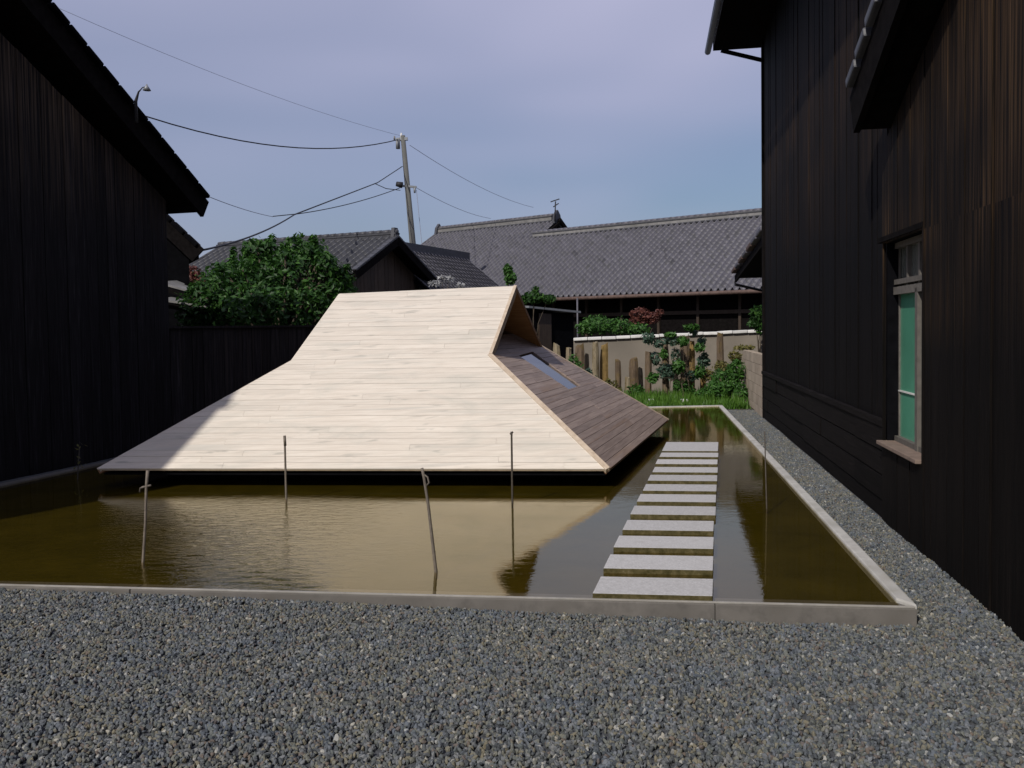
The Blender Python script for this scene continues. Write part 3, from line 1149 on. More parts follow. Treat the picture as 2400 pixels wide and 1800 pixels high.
z_r = zc + SL * S_R
z_e = z_r - SL * (S_E - S_R)
lh = empty('charred_house', cL + V(0, 0, -0.2), 'tall black charred-timber house with a gable wall along the left of the pool', 'house')
prof = [lw(0, -0.2), lw(S_E, -0.2), lw(S_E, z_e), lw(S_R, z_r), lw(0, zc)]
wallL = MB().prism([p - nL * 0.03 for p in prof], -nL * 6.0).build('wall', 'black', lh)
boards('board', [prof], lw(0, 0), V(0, 0, 1), aL, nL, 0.165, 0.006, 0.018, 'charL', wallL, proud=0.012, wob=0.08)
# roof
OV, EV, RT = 0.27, 0.5, 0.20
A = lw(-EV, 0, OV)
A.z = at_y(493, 452, A.y).z - 0.20
vq = at_pl(112, 0, lw(0, 0, OV), nL)
SV = (vq.z - 0.20 - A.z) / ((vq - A).dot(aL))
B = lw(S_R, A.z + SV * (S_R + EV), OV); C = lw(S_E + 0.05, z_e + 0.10, 0.06)
B2 = lw(S_R, z_r + 0.10, 0.06)
rl = MB()
back = -nL * 6.5
rl.prism([A, B, B + back, A + back], V(0, 0, 0.10))
rl.prism([C, B2 + V(0, 0, .001), B2 + back, C + back], V(0, 0, 0.10))
roofL = rl.build('roof', 'eave', lh)
mb = MB(); mb.bar(A + V(0, 0, -0.03), B + V(0, 0, -0.03), 0.05, 0.26); mb.build('barge_board', 'eave', roofL)
mb = MB(); mb.bar(A + V(0, 0, 0.0) - nL * 0.05, A + V(0, 0, 0.0) + back, 0.06, 0.12); mb.build('eave_board', 'eave', roofL)
# verge tiles along the barge
nt_ = 34
for i in range(nt_):
    p = A.lerp(B, (i + 0.05) / nt_) + V(0, 0, 0.125)
    q = A.lerp(B, (i + 1.0) / nt_) + V(0, 0, 0.125)
    mb = MB(); mb.bar(p + V(0, 0, .004), q, 0.20, 0.05); mb.build('verge_tile', 'black', roofL, bevel=0.015)

# little lamp on the left roof
p0 = at_y(318, 238, 10.4); p1 = at_y(325, 215, 10.4); p2 = at_y(334, 205, 10.4); p3 = at_y(344, 203, 10.4)
lm = empty('roof_lamp', p0, 'small curved lamp standing on the verge of the left house', 'lamp')
MB().tube([p0 - V(0, 0, .25), p0, p1, p2, p3], [.022, .02, .01, .007, .007], 6).build('arm', 'cable', lm, True)
MB().tube([p3 + V(0, 0, .03), p3, p3 - V(0, 0, .045)], [.006, .02, .05], 8).build('lamp_shade', 'metal', lm, True)

# ------------------------------------------------------------------ black fence behind the pool
f0 = cL + V(-0.12, -0.06, 0)
f1 = V(-1.4, 14.6, 0)
fdv = (f1 - f0); fl = V(fdv.x, fdv.y, 0).length
fd = V(fdv.x, fdv.y, 0).normalized()
fnn = V(fd.y, -fd.x, 0)
zt = at_y(560, 768, 12.6).z
fence = empty('board_fence', f0 + V(0, 0, -0.1), 'dark charred board fence behind the left side of the wooden roof', 'fence')
fp = [f0 + V(0, 0, -0.1), f0 + fd * fl + V(0, 0, -0.1), f0 + fd * fl + V(0, 0, zt), f0 + V(0, 0, zt)]
bk = MB().prism([p - fnn * 0.02 for p in fp], -fnn * 0.05).build('backing', 'black', fence)
boards('board', [fp], f0, V(0, 0, 1), fd, fnn, 0.15, 0.006, 0.016, 'charfence', bk, proud=0.014, wob=0.1)
mb = MB(); mb.bar(f0 + V(0, 0, zt + .012), f0 + fd * fl + V(0, 0, zt + .012), 0.12, 0.03); mb.build('cap_rail', 'charfence', fence)
gx = f0 + fd * (fl * 0.52)
mb = MB(); mb.bar(gx + fnn * .05 + V(0, 0, zt - 0.16), gx + fd * 0.75 + fnn * .05 + V(0, 0, zt - 0.16), 0.04, 0.07); mb.build('rail', 'charfence', fence)

# ------------------------------------------------------------------ right-hand house
wn_ = V(-wd.y, wd.x, 0).normalized()                    # towards the pool (left)
if wn_.x > 0: wn_ = -wn_


def rw(Yv, z, off=0.0):
    s = (Yv - W1.y) / wd.y
    return V(W1.x, W1.y, 0) + V(wd.x, wd.y, 0) * s + wn_ * off + V(0, 0, z)


wdu = V(wd.x, wd.y, 0).normalized()


def wall_Y(x, off=0.0):
    dd_ = ray(x, 900)
    q = isect(rw(W1.y, 0, off), wdu, V(0, 0, 0), V(dd_.x, dd_.y, 0))
    return q.y


YF = wall_Y(1790, -0.04)           # far corner of the rear wing
YB = wall_Y(2068)                  # joint between rear and near wings
YW0 = wall_Y(2163)                 # near edge of the window
rh = empty('charred_farmhouse', rw(YF, -0.15), 'black charred-timber house with two wings and a green window along the right', 'house')
# rear wing
zE = at_y(1790, 96, YF).z
prf = [rw(YF, 0.66, -0.04), rw(YB + 0.01, 0.66, -0.04), rw(YB + 0.01, zE, -0.04), rw(YF, zE, -0.04)]
wallF = MB().prism([rw(YF, -0.2, -0.09), rw(YB + 0.01, -0.2, -0.09), rw(YB + 0.01, zE, -0.09), rw(YF, zE, -0.09)], -wn_ * 6).build('rear_wall', 'black', rh)
boards('board', [prf], rw(YF, 0, -0.075), V(0, 0, 1), -wdu, wn_, 0.17, 0.007, 0.02, 'charF', wallF, proud=0.012, wob=0.08)
prl = [rw(YF, -0.16, -0.02), rw(YB + 0.01, -0.16, -0.02), rw(YB + 0.01, 0.66, -0.02), rw(YF, 0.66, -0.02)]
boards('board', [prl], rw(YF, -0.16, -0.06), wdu, V(0, 0, 1), wn_, 0.205, 0.012, 0.02, 'charH', wallF, joints=3.2, proud=0.03)
mb = MB(); mb.bar(rw(YF, 0.685, -0.03), rw(YB + 0.01, 0.685, -0.03), 0.06, 0.05); mb.build('rail', 'charH', wallF)
mb = MB(); mb.bar(rw(YF + .0, -0.2, -0.07) - wdu * .0, rw(YF + .0, zE, -0.07), 0.10, 0.10, wdu); mb.build('corner_post', 'eave', wallF)
# eave of the rear wing, running along the wall
tip = at_y(1672, 86, YF + 0.35)
offE = (tip - rw(tip.y, 0)).dot(wn_)
rfE = MB()
zt_ = zE + .015
ea = rw(tip.y, zt_ - 0.02, offE); eb = rw(YB - 3.2, zt_ - 0.02, offE)
up = -wn_ * (offE + 3.0) + V(0, 0, (offE + 3.0) * 0.36)
rfE.prism([ea, rw(tip.y, zt_ - 0.02, -3.2), ea + up + V(0, 0, .14), ea + V(0, 0, .14)], eb - ea)
roofF = rfE.build('rear_roof', 'eave', rh)
mb = MB(); mb.tube([ea + V(-.03, .05, .0) + wn_ * .05, eb + wn_ * .05], 0.055, 8); mb.build('gutter', 'metal', roofF, True)
mb = MB(); mb.bar(rw(YF + .1, zt_ - 0.10, offE - 0.12), rw(YF + .1, zE - 0.30, -0.05), 0.05, 0.06); mb.build('bracket', 'eave', roofF)
nt_ = 30
for i in range(nt_):
    p = ea.lerp(eb, (i + .5) / nt_) + V(0, 0, 0.13)
    MB().tube([p + wn_ * .02, p + up * 0.10], 0.07, 8).build('eave_tile', 'tiledark', roofF, True)
# near wing
zN = at_y(2075, 352, YB).z
SN = 0.42
YNr = -3.0
prN = [rw(YNr, -0.2), rw(YB, -0.2), rw(YB, zN), rw(YNr, zN + SN * (YB - YNr))]
wzs, wzt = at_y(2115, 1057, (YB + YW0) / 2).z, at_y(2115, 556, (YB + YW0) / 2).z
YWf = YB - 0.03
hole = [rw(YWf, wzs), rw(YW0, wzs), rw(YW0, wzt), rw(YWf, wzt)]
# backing wall in strips around the window opening
q = [((p - rw(YB, 0)).dot(-wdu), p.z) for p in prN]
hq = [((p - rw(YB, 0)).dot(-wdu), p.z) for p in hole]
wallN = MB()
for piece in subtract(q, hq):
    wallN.prism([rw(YB, 0, -0.03) - wdu * a + V(0, 0, z) for a, z in piece], -wn_ * 0.16)
wallN.prism([p - wn_ * 1.5 for p in prN], -wn_ * 0.1)
wallN = wallN.build('near_wall', 'black', rh)
boards('board', [prN], rw(YB, 0, -0.02), V(0, 0, 1), -wdu, wn_, 0.15, 0.007, 0.02, 'charN', wallN, proud=0.016, holes=[hole], wob=0.1)
# roof of the near wing
OVN = 0.22
vt = at_pl(2006, 190, rw(YB, 0, OVN), wn_)
vu = at_pl(2068, 0, rw(YB, 0, OVN), wn_)
SN2 = (vu.z - vt.z) / (vt.y - vu.y)
a_ = rw(vt.y, vt.z - .38, OVN); b2 = rw(YNr, vt.z - .38 + SN2 * (vt.y - YNr), OVN)
rfN = MB().prism([a_, b2, b2 - wn_ * 6, a_ - wn_ * 6], V(0, 0, 0.14))
roofN = rfN.build('near_roof', 'eave', rh)
mb = MB(); mb.bar(a_ + V(0, 0, .12), b2 + V(0, 0, .12), 0.05, 0.34); mb.build('barge_board', 'eave', roofN)
nt_ = 32
for i in range(nt_):
    p = a_.lerp(b2, (i + .08) / nt_) + V(0, 0, .32)
    q_ = a_.lerp(b2, (i + .98) / nt_) + V(0, 0, .32)
    mb = MB(); mb.bar(p + V(0, 0, .03), q_, 0.16, 0.08); mb.build('verge_tile', 'tiledark', roofN, bevel=0.02)
# window, set back in the opening
win = empty('window', rw((YWf + YW0) / 2, wzs))
adopt(win, rh); win.matrix_parent_inverse = Matrix.Translation(-PW['charred_farmhouse'])
PW[win.name] = rw((YWf + YW0) / 2, wzs)
dep = -0.11
zm = at_y(2130, 676, (YB + YW0) / 2).z
Wm = YW0 + 0.46 + 0.23


def frame_bar(Ya, za, Yb, zb, w=0.05, dd_=0.05, o_=0.0, mat='frame', nm='frame'):
    mb_ = MB(); mb_.bar(rw(Ya, za, dep + o_), rw(Yb, zb, dep + o_), dd_, w, V(0, 0, 1) if abs(za - zb) < .01 else wdu)
    return mb_.build(nm, mat, win)


frame_bar(YWf - .01, wzs, YWf - .01, wzt, .02, .012, -.01)
frame_bar(YW0 + .02, wzs, YW0 + .02, wzt, .04)
frame_bar(YWf, wzt - .02, YW0, wzt - .02, .05)
frame_bar(YWf, wzs + .03, YW0, wzs + .03, .05)
frame_bar(YWf, zm, YW0, zm, .06, .07)
frame_bar(YWf, zm + .07, YW0, zm + .07, .04, .06)
frame_bar(Wm - .25, zm, Wm - .25, wzt, .035, .04, -.01)
frame_bar(Wm + .05, zm, Wm + .05, wzt, .03, .04, -.01)
frame_bar(Wm - .27, wzs, Wm - .27, zm, .06, .05, .01)
MB().prism([rw(YWf, zm, dep - .02), rw(YW0, zm, dep - .02), rw(YW0, wzt, dep - .02), rw(YWf, wzt, dep - .02)], -wn_ * .008).build('pane', 'darkglass', win)
MB().prism([rw(YWf, wzs, dep - .015), rw(Wm - .22, wzs, dep - .015), rw(Wm - .22, zm, dep - .015), rw(YWf, zm, dep - .015)], -wn_ * .01).build('green_panel', 'green', win)
MB().prism([rw(Wm - .22, wzs, dep - .03), rw(YW0, wzs, dep - .03), rw(YW0, zm, dep - .03), rw(Wm - .22, zm, dep - .03)], -wn_ * .01).build('pane', 'darkglass', win)
frame_bar(YWf, wzs + .42, Wm - .22, wzs + .42, .012, .01, -.008, 'white', 'bead')
mb = MB(); mb.bar(rw(YWf + .02, wzs - .0, -.03), rw(YW0 - .0, wzs - .0, -.03), .16, .03); mb.build('sill', 'sill', win, bevel=.005)
mb = MB(); mb.bar(rw(YWf + .1, wzt + .03, .0), rw(YW0 - .02, wzt + .03, -.01), .05, .04); mb.build('lintel', 'eave', win)

# ------------------------------------------------------------------ block wall beyond the right house
bw0 = rw(YF + 0.02, -0.15, -0.02); bw1 = rw(18.3, -0.15, -0.02)
bwall = empty('block_wall', bw0, 'low buff concrete block wall joining the far corner of the right house', 'wall')
ln_b = (bw1 - bw0).length
core = MB().prism([bw0 - wn_ * .02, bw1 - wn_ * .02, bw1 - wn_ * .02 + V(0, 0, 1.12), bw0 - wn_ * .02 + V(0, 0, 1.12)], -wn_ * .10).build('core', 'block', bwall)
bm0 = None
for r in range(6):
    for cidx in range(int(ln_b / 0.4) + 1):
        st = 0.4 * cidx - (0.2 if r % 2 else 0)
        s0, s1 = max(0, st) + .004, min(ln_b, st + 0.4) - .004
        if s1 - s0 < .03: continue
        p = bw0 + wdu * s0 + V(0, 0, r * 0.19 + .004)
        mb = MB().prism([p, p + wdu * (s1 - s0), p + wdu * (s1 - s0) + V(0, 0, .182), p + V(0, 0, .182)], -wn_ * .13 + wn_ * 0)
        mb.build('block', 'block', core)

# ------------------------------------------------------------------ tiled roofs
tile_me = None


def pantile_mesh(w=0.27, l=0.30, mat='tile'):
    vs_, fs_ = [], []
    prof_ = [(-.5, .10), (-.42, .135), (-.32, .11), (-.2, .0), (.2, -.012), (.4, .018), (.5, .07)]
    for vv, dz in ((-.04, .009), (l, .0)):
        for u, h_ in prof_:
            vs_.append((u * w, vv, h_ + dz))
    for u, h_ in prof_:
        vs_.append((u * w, -.04, h_ + .005))
    n = len(prof_)
    for i in range(n - 1):
        fs_.append((i, i + 1, n + i + 1, n + i))
        fs_.append((2 * n + i, 2 * n + i + 1, i + 1, i))
    me = bpy.data.meshes.new('tile')
    me.from_pydata(vs_, [], fs_)
    me.update()
    me.polygons.foreach_set('use_smooth', [True] * len(me.polygons))
    me.materials.append(M[mat])
    return me


TILE = {k: pantile_mesh(mat=k) for k in ('tile', 'tiledark')}


def tiled(part, poly, eave_dir, up_dir, mat='tile', limit=300, w=0.27, l=0.27, xmax=1795):
    """cover a convex roof polygon with pantiles; the nearest become objects of their own"""
    nrm = eave_dir.cross(up_dir).normalized()
    if nrm.z < 0:
        nrm = -nrm
        eave_dir = -eave_dir
    org = poly[0]
    q = [((p - org).dot(eave_dir), (p - org).dot(up_dir)) for p in poly]
    if area(q) < 0: q = q[::-1]
    qv = [V(a, b, 0) for a, b in q]
    umin, umax = min(p.x for p in qv), max(p.x for p in qv)
    vmin, vmax = min(p.y for p in qv), max(p.y for p in qv)
    spots = []
    u = umin + w / 2
    while u < umax:
        v = vmin
        while v < vmax:
            if inside(V(u, v + l * .5, 0), qv):
                spots.append(org + eave_dir * u + up_dir * v + nrm * 0.012)
            v += l
        u += w
    def seen(p):
        c = CAMROT.transposed() @ (p - EYE)
        return c.x / -c.z * FPX + 1200 < xmax
    spots.sort(key=lambda p: (not seen(p), (p - EYE).length))
    rot = Matrix((eave_dir, up_dir, nrm)).transposed()
    n_ind = min(limit, len(spots))
    for p in spots[:n_ind]:
        o = bpy.data.objects.new('tile', TILE[mat])
        COL.objects.link(o)
        adopt(o, part)
        jr = Matrix.Rotation(random.gauss(0, .008), 3, 'Z') @ Matrix.Rotation(random.gauss(0, .008), 3, 'X')
        o.matrix_local = Matrix.Translation(p + nrm * random.uniform(0, .006)) @ (rot @ jr).to_4x4()
        o.matrix_parent_inverse = Matrix.Identity(4)
    rest = spots[n_ind:]
    if rest:
        tv = np.array([v.co for v in TILE[mat].vertices])
        tf = [tuple(p.vertices) for p in TILE[mat].polygons]
        Rm = np.array(rot)
        vs_, fs_ = [], []
        for i, p in enumerate(rest):
            pts = tv @ Rm.T + np.array(p + nrm * random.uniform(0, .006))
            k = len(vs_)
            vs_ += [tuple(x) for x in pts]
            fs_ += [tuple(a + k for a in f) for f in tf]
        o = obj('tile_field', vs_, fs_, mat, part, True)
        o['kind'] = 'stuff'


def roof_ridge(part, a, b, h, w, mat, nm='ridge'):
    """layered ridge: a plastered band under a rounded cap"""
    mb_ = MB(); mb_.bar(a + V(0, 0, h * .5), b + V(0, 0, h * .5), w, h)
    r_ = mb_.build(nm, mat, part)
    mb_ = MB(); mb_.bar(a + V(0, 0, h * .18), b + V(0, 0, h * .18), w * 1.25, .05); mb_.build('ridge_course', 'tiledark', r_)
    mb_ = MB(); mb_.bar(a + V(0, 0, h * .86), b + V(0, 0, h * .86), w * 1.2, .05); mb_.build('ridge_course', 'tiledark', r_)
    n = max(3, int((b - a).length / .3))
    for i in range(n):
        p = a.lerp(b, i / n) + V(0, 0, h + .03); q_ = a.lerp(b, (i + .96) / n) + V(0, 0, h + .03)
        MB().tube([p, q_], [.085, .075], 8).build('ridge_tile', 'tiledark' if mat != 'ridge' else 'tile', r_, True)
    return r_


# the large farmhouse beyond the garden
wE = V(0.79, -0.613, 0)                                  # eave direction, towards the right
wP = V(0.613, 0.79, 0)                                   # away from us, up the slope
E_R = at_y(1775, 674, 30.0)
ez = 2.78
E_R.z = ez
E_L = isect(E_R, wE, V(0, 0, 0), V(*(ray(1270, 700).xy), 0)); E_L.z = ez
E_RR = E_R + wE * 4.0
run, pit = 5.5, 0.585
upw = (wP * run + V(0, 0, run * pit))
upn = upw.normalized()
house = empty('tiled_farmhouse', V(E_L.x, E_L.y, -0.2), 'long grey-tiled farmhouse with a high ridge behind the garden wall', 'house')
# wing
lft = E_L - wE * 7.0
wing_poly = [lft, E_RR, E_RR + upw, lft + upw]
wing = MB().prism(wing_poly, V(0, 0, -0.14)).build('wing_roof', 'tile', house)
tiled(wing, [lft + V(0, 0, .0), E_RR, E_RR + upw, lft + upw], wE, upn, 'tile', 300)
wpn = wE.cross(upn).normalized()
mr_R = at_pl(1302, 520, E_R + V(0, 0, -.02), wpn)
mr_L = mr_R - wE * 8.2
mr_z = mr_R.z
run2 = 8.2
dn2 = -wP * run2 + V(0, 0, -run2 * pit)
wr_l = at_y(1243, 566, 42.5)
wr_l = lft + upw + wE * max(0.0, ((wr_l - (lft + upw)).dot(wE)))
roof_ridge(wing, wr_l, E_RR + upw, .27, .26, 'ridge')
# main block
mp_ = [mr_L + dn2, mr_R + wE * 0.3 + dn2, mr_R + wE * 0.3, mr_L]
main = MB().prism(mp_, V(0, 0, -0.16)).build('main_roof', 'eave', house)
tiled(main, mp_, wE, upn, 'tile', 0)
bk2 = wP * 5.0 + V(0, 0, -5.0 * 0.72)
MB().prism([mr_L, mr_R + wE * .2, mr_R + wE * .2 + bk2, mr_L + bk2], V(0, 0, -0.16)).build('main_rear_slope', 'tiledark', main)
roof_ridge(main, mr_L + wE * .1, mr_R - wE * .15, .34, .3, 'ridge')
# ridge-end ornaments
for p in (mr_L, mr_R):
    MB().prism([p + wP * -.32 + V(0, 0, -.1), p + wP * .32 + V(0, 0, -.1), p + wP * .22 + V(0, 0, .35), p + V(0, 0, .6), p + wP * -.22 + V(0, 0, .35)], wE * .16).build('ridge_end', 'tiledark', main)
# dark gable under the ridge end
gp = mr_R + wE * .02
MB().prism([gp + V(0, 0, -.02), gp - wP * 2.4 + V(0, 0, -2.4 * pit), gp + wP * 2.3 + V(0, 0, -2.3 * .72)], -wE * .12).build('gable', 'black', main)
mb = MB(); mb.bar(gp + wE * .22 + V(0, 0, .1), gp + wE * .22 + wP * 2.5 + V(0, 0, -2.5 * .72 + .1), .12, .2); mb.build('barge_board', 'eave', main)
# walls
hw0 = lft + wP * .9; hw1 = E_RR + wP * .9
MB().prism([V(hw0.x, hw0.y, -.2), V(hw1.x, hw1.y, -.2), V(hw1.x, hw1.y, ez + .45), V(hw0.x, hw0.y, ez + .45)], wP * 4.5).build('wall', 'eave', house)
hl = mr_L + wE * .6
MB().prism([V(p.x, p.y, -.2) for p in (hl - wP * 6.9, mr_R - wP * 6.9, mr_R + wP * 4, hl + wP * 4)], V(0, 0, 2.9)).build('wall', 'eave', house)
for i in range(9):
    p = E_L.lerp(E_RR, i / 8.0) + wP * .86
    mb = MB(); mb.bar(V(p.x, p.y, -.2), V(p.x, p.y, ez + .2), .13, .1, wE); mb.build('post', 'brownwall', house)
mb = MB(); mb.bar(E_L + wP * .84 + V(0, 0, -.75), E_RR + wP * .84 + V(0, 0, -.75), .1, .14); mb.build('lintel', 'brownwall', house)
mb = MB(); mb.tube([lft - wP * .08 + V(0, 0, -.08), E_RR - wP * .08 + V(0, 0, -.08)], .075, 8); mb.build('gutter', 'rust', house, True)
p = at_y(1353, 702, 34.3)
MB().tube([V(p.x, p.y, 2.7), V(p.x, p.y, -.1)], .035, 8).build('downpipe', 'tile', house, True)
# roof antenna
p = at_y(1300, 505, 43.6); q_ = at_y(1302, 472, 43.6)
an = empty('roof_antenna', p, 'small antenna mast on the end of the high farmhouse ridge', 'antenna')
MB().tube([p - V(0, 0, .3), q_], .035, 6).build('mast', 'cable', an, True)
mb = MB(); mb.bar(q_ + V(-.25, 0, -.02), q_ + V(.2, 0, .12), .05, .05); mb.bar(q_ + V(-.12, 0, -.28), q_ + V(.16, 0, -.1), .05, .05)
mb.build('dipole', 'cable', an)

# small gabled house left of centre
G1 = at_y(829, 640, 25.6)
gd = V(.414, .91, 0).normalized(); rdg = V(-.91, .414, 0).normalized()
G1z = G1.z
half = 2.42
R1 = G1 + gd * half; R1.z = at_y(917, 560, R1.y).z
G2 = G1 + gd * half * 2
gh = empty('gabled_house', V(R1.x, R1.y, -.2), 'small brown-boarded house with a grey tiled gable roof behind the tree', 'house')
Ln = 7.5
slope_l = [G1, R1, R1 + rdg * Ln, G1 + rdg * Ln]
ro = MB().prism(slope_l, V(0, 0, -.14))
ro.prism([R1, G2, G2 + rdg * Ln, R1 + rdg * Ln], V(0, 0, -.14))
ro = ro.build('roof', 'eave', gh)
upl = (R1 - G1).normalized()
tiled(ro, [G1, R1, R1 + rdg * Ln, G1 + rdg * Ln], rdg, upl, 'tiledark', 300)
roof_ridge(ro, R1 - rdg * .05, R1 + rdg * Ln, .2, .22, 'tiledark')
for a, b_ in ((G1, R1), (R1, G2)):
    mb = MB(); mb.bar(a - rdg * .04 + V(0, 0, -.06), b_ - rdg * .04 + V(0, 0, -.06), .08, .28); mb.build('barge_board', 'eave', ro)
    n = 9
    for i in range(n):
        p = a.lerp(b_, (i + .05) / n) + V(0, 0, .09); q_ = a.lerp(b_, (i + .97) / n) + V(0, 0, .09)
        mb = MB(); mb.bar(p, q_, .2, .07); mb.build('verge_tile', 'tiledark', ro, bevel=.02)
MB().prism([R1 + gd * -.16 + V(0, 0, .05), R1 + gd * .16 + V(0, 0, .05), R1 + gd * .1 + V(0, 0, .36), R1 + gd * -.1 + V(0, 0, .36)], rdg * .12).build('ridge_end', 'tiledark', ro)
gi_ = rdg * .45
wl_ = [V(G1.x, G1.y, -.2) + gd * .35 + gi_, V(G2.x, G2.y, -.2) - gd * .35 + gi_, G2 - gd * .35 + gi_ + V(0, 0, .1), R1 + gi_ + V(0, 0, -.1), G1 + gd * .35 + gi_ + V(0, 0, .1)]
wg = MB().prism(wl_, rdg * 7).build('wall', 'black', gh)
boards('board', [wl_], wl_[0], V(0, 0, 1), gd, -rdg, .2, .012, .02, 'brownwall', wg, proud=.01)

# outbuilding with a dark ridge between the two
M1 = at_y(954, 590, 32.0)
M2 = at_y(1094, 612, 36.4)
M2.z = M1.z
md = (M2 - M1).normalized(); mdn = V(md.y, -md.x, 0).normalized()
if mdn.x < 0: mdn = -mdn
ob = empty('outbuilding', V(M2.x, M2.y, -.2), 'grey-roofed outbuilding with a dark ridge between gabled house and farmhouse', 'outbuilding')
dnm = mdn * 3.2 + V(0, 0, -3.2 * .8)
M1b = M1 - md * 2
mo = MB().prism([M1b, M2, M2 + dnm, M1b + dnm], V(0, 0, -.12))
mo.prism([M1b, M2, M2 - mdn * 2.5 + V(0, 0, -1.4), M1b - mdn * 2.5 + V(0, 0, -1.4)], V(0, 0, -.12))
mo = mo.build('roof', 'eave', ob)
tiled(mo, [M1b + dnm, M2 + dnm, M2, M1b], md, -dnm.normalized(), 'tile', 220)
mb = MB(); mb.bar(M1b + V(0, 0, .12), M2 + V(0, 0, .12), .3, .4); mb.build('ridge', 'tiledark', mo)
mb = MB(); mb.bar(M2 + md * .02 + V(0, 0, .03), M2 + md * .02 + dnm + V(0, 0, .03), .1, .1); mb.build('verge_tile', 'ridge', mo)
MB().prism([V(p.x, p.y, -.2) for p in (M1b + mdn * 2.7, M2 + mdn * 2.7 - md * .3, M2 - mdn * 2.2 - md * .3, M1b - mdn * 2.2)], V(0, 0, 2.6)).build('wall', 'brownwall', ob)

# low dark shed right of the wooden roof's gable
s0 = at_y(1236, 722, 21); s1 = at_y(1344, 728, 22.2)
sd = V(s1.x - s0.x, s1.y - s0.y, 0).normalized(); sp_ = V(-sd.y, sd.x, 0)
sw = (V(s1.x, s1.y, 0) - V(s0.x, s0.y, 0)).length
shed = empty('garden_shed', V(s0.x, s0.y, -.1), 'low black shed with a brown door beyond the open gable of the wooden roof', 'shed')
zs = s0.z - .02
sb = [V(s0.x, s0.y, -.1), V(s1.x, s1.y, -.1), V(s1.x, s1.y, zs - .12), V(s0.x, s0.y, zs)]
ws = MB().prism(sb, sp_ * 1.6).build('wall', 'black', shed)
MB().prism([sb[3] - sp_ * .15 - sd * .1 + V(0, 0, .02), sb[2] - sp_ * .15 + sd * .12 + V(0, 0, .02), sb[2] + sp_ * 1.7 + sd * .12 + V(0, 0, .12), sb[3] + sp_ * 1.7 - sd * .1 + V(0, 0, .12)], V(0, 0, .05)).build('roof', 'metal', shed)
dpoly = [sb[0] + sd * (sw * .22), sb[0] + sd * (sw * .48), sb[0] + sd * (sw * .48) + V(0, 0, zs - .02), sb[0] + sd * (sw * .22) + V(0, 0, zs)]
MB().prism(dpoly, -sp_ * .04).build('door', 'brownwall', shed)

# rear shed roof peeping out past the right house
A1 = at_y(1724, 643, 21.5); A2 = at_y(1796, 543, 16.4)
A2 = at_pl(1797, 540, A1, wn_)
rsd = empty('lean_to', V(A1.x + 1, A1.y, -.2), 'small tiled lean-to roof peeping past the far corner of the right house', 'outbuilding')
dn_ = (A2 - A1)
lt = MB().prism([A1, A2, A2 - wn_ * 3, A1 - wn_ * 3], V(0, 0, -.1)).build('roof', 'eave', rsd)
for i in range(7):
    p = A1.lerp(A2, (i + .05) / 7) + V(0, 0, .06); q_ = A1.lerp(A2, (i + .96) / 7) + V(0, 0, .05)
    mb = MB(); mb.bar(p, q_, .22, .09); mb.build('verge_tile', ('rust', 'tile')[i % 2] if i < 5 else 'tile', lt, bevel=.02)
mb = MB(); mb.bar(A1 + V(0, 0, -.12), A2 + V(0, 0, -.12), .05, .16); mb.build('barge_board', 'eave', lt)
g1 = A1 + V(.0, .05, -.17)
mb = MB(); mb.tube([g1, g1 + V(0.0, 0, -.08), g1 + V(.75, 0, -.26)], .035, 7); mb.build('gutter', 'cable', rsd, True)
MB().prism([V(A1.x + .62, A1.y - .3, -.2), V(A1.x + 3, A1.y - .3, -.2), V(A1.x + 3, A1.y - .3, A1.z), V(A1.x + .62, A1.y - .3, A1.z)], V(0, -.8, 0)).build('wall', 'eave', rsd)

# houses peeping out behind the left house
B1 = at_y(466, 586, 15.5); B0 = at_y(396, 520, 15.5)
bh = empty('boarded_house', V(B1.x - 1.5, 15.6, -.2), 'dark house with a steep eave just behind the left house', 'house')
dnb = (B1 - B0)
B00 = B0 - dnb * 2.5
rb_ = MB().prism([B1, B00, B00 + V(-1.6, 3, 0), B1 + V(-1.6, 3, 0)], V(0, 0, -.16)).build('roof', 'eave', bh)
mb = MB(); mb.bar(B1 + V(0, -.03, -.1), B00 + V(0, -.03, -.1), .06, .3); mb.build('barge_board', 'eave', rb_)
for i in range(8):
    p = B1.lerp(B00, (i + .05) / 8) + V(0, 0, .06); q_ = B1.lerp(B00, (i + .96) / 8) + V(0, 0, .06)
    mb = MB(); mb.bar(p, q_, .2, .07); mb.build('verge_tile', 'black', rb_, bevel=.02)  # tiles and wall near black: the shade on this house is in the colour
wx = at_y(443, 700, 15.7).x
MB().prism([V(wx, 15.75, -.2), V(wx - 4, 15.75, -.2), V(wx - 4, 15.75, 5.2), V(wx, 15.75, B1.z + .12)], V(-1.2, 2.5, 0)).build('wall', 'black', bh)
# two pale canopies below it
for (xa, ya, xb, yb, Y_, lb, nm_) in ((396, 668, 440, 684, 14.6, 'upper pale sheet canopy between the left house and the tree', 'canopy'),
                                      (396, 708, 490, 722, 14.0, 'lower pale sheet canopy just above the board fence', 'canopy')):
    a = at_y(xa - 30, ya - 4, Y_); b_ = at_y(xb, yb, Y_)
    cn = empty(nm_, a, lb, 'canopy', 'pale canopies beside the left house')
    MB().prism([a, b_, b_ + V(-.15, .9, .07), a + V(0, .9, .07)], V(0, 0, .03)).build('sheet', 'ridge', cn)
    mb = MB(); mb.bar(a + V(0, .02, -.06), b_ + V(-.05, .02, -.06), .05, .08); mb.build('fascia', 'eave', cn)
    MB().tube([a.lerp(b_, .4) + V(0, .8, .1), V(a.lerp(b_, .4).x, b_.y + .8, -.2)], .035, 6).build('post', 'black', cn)

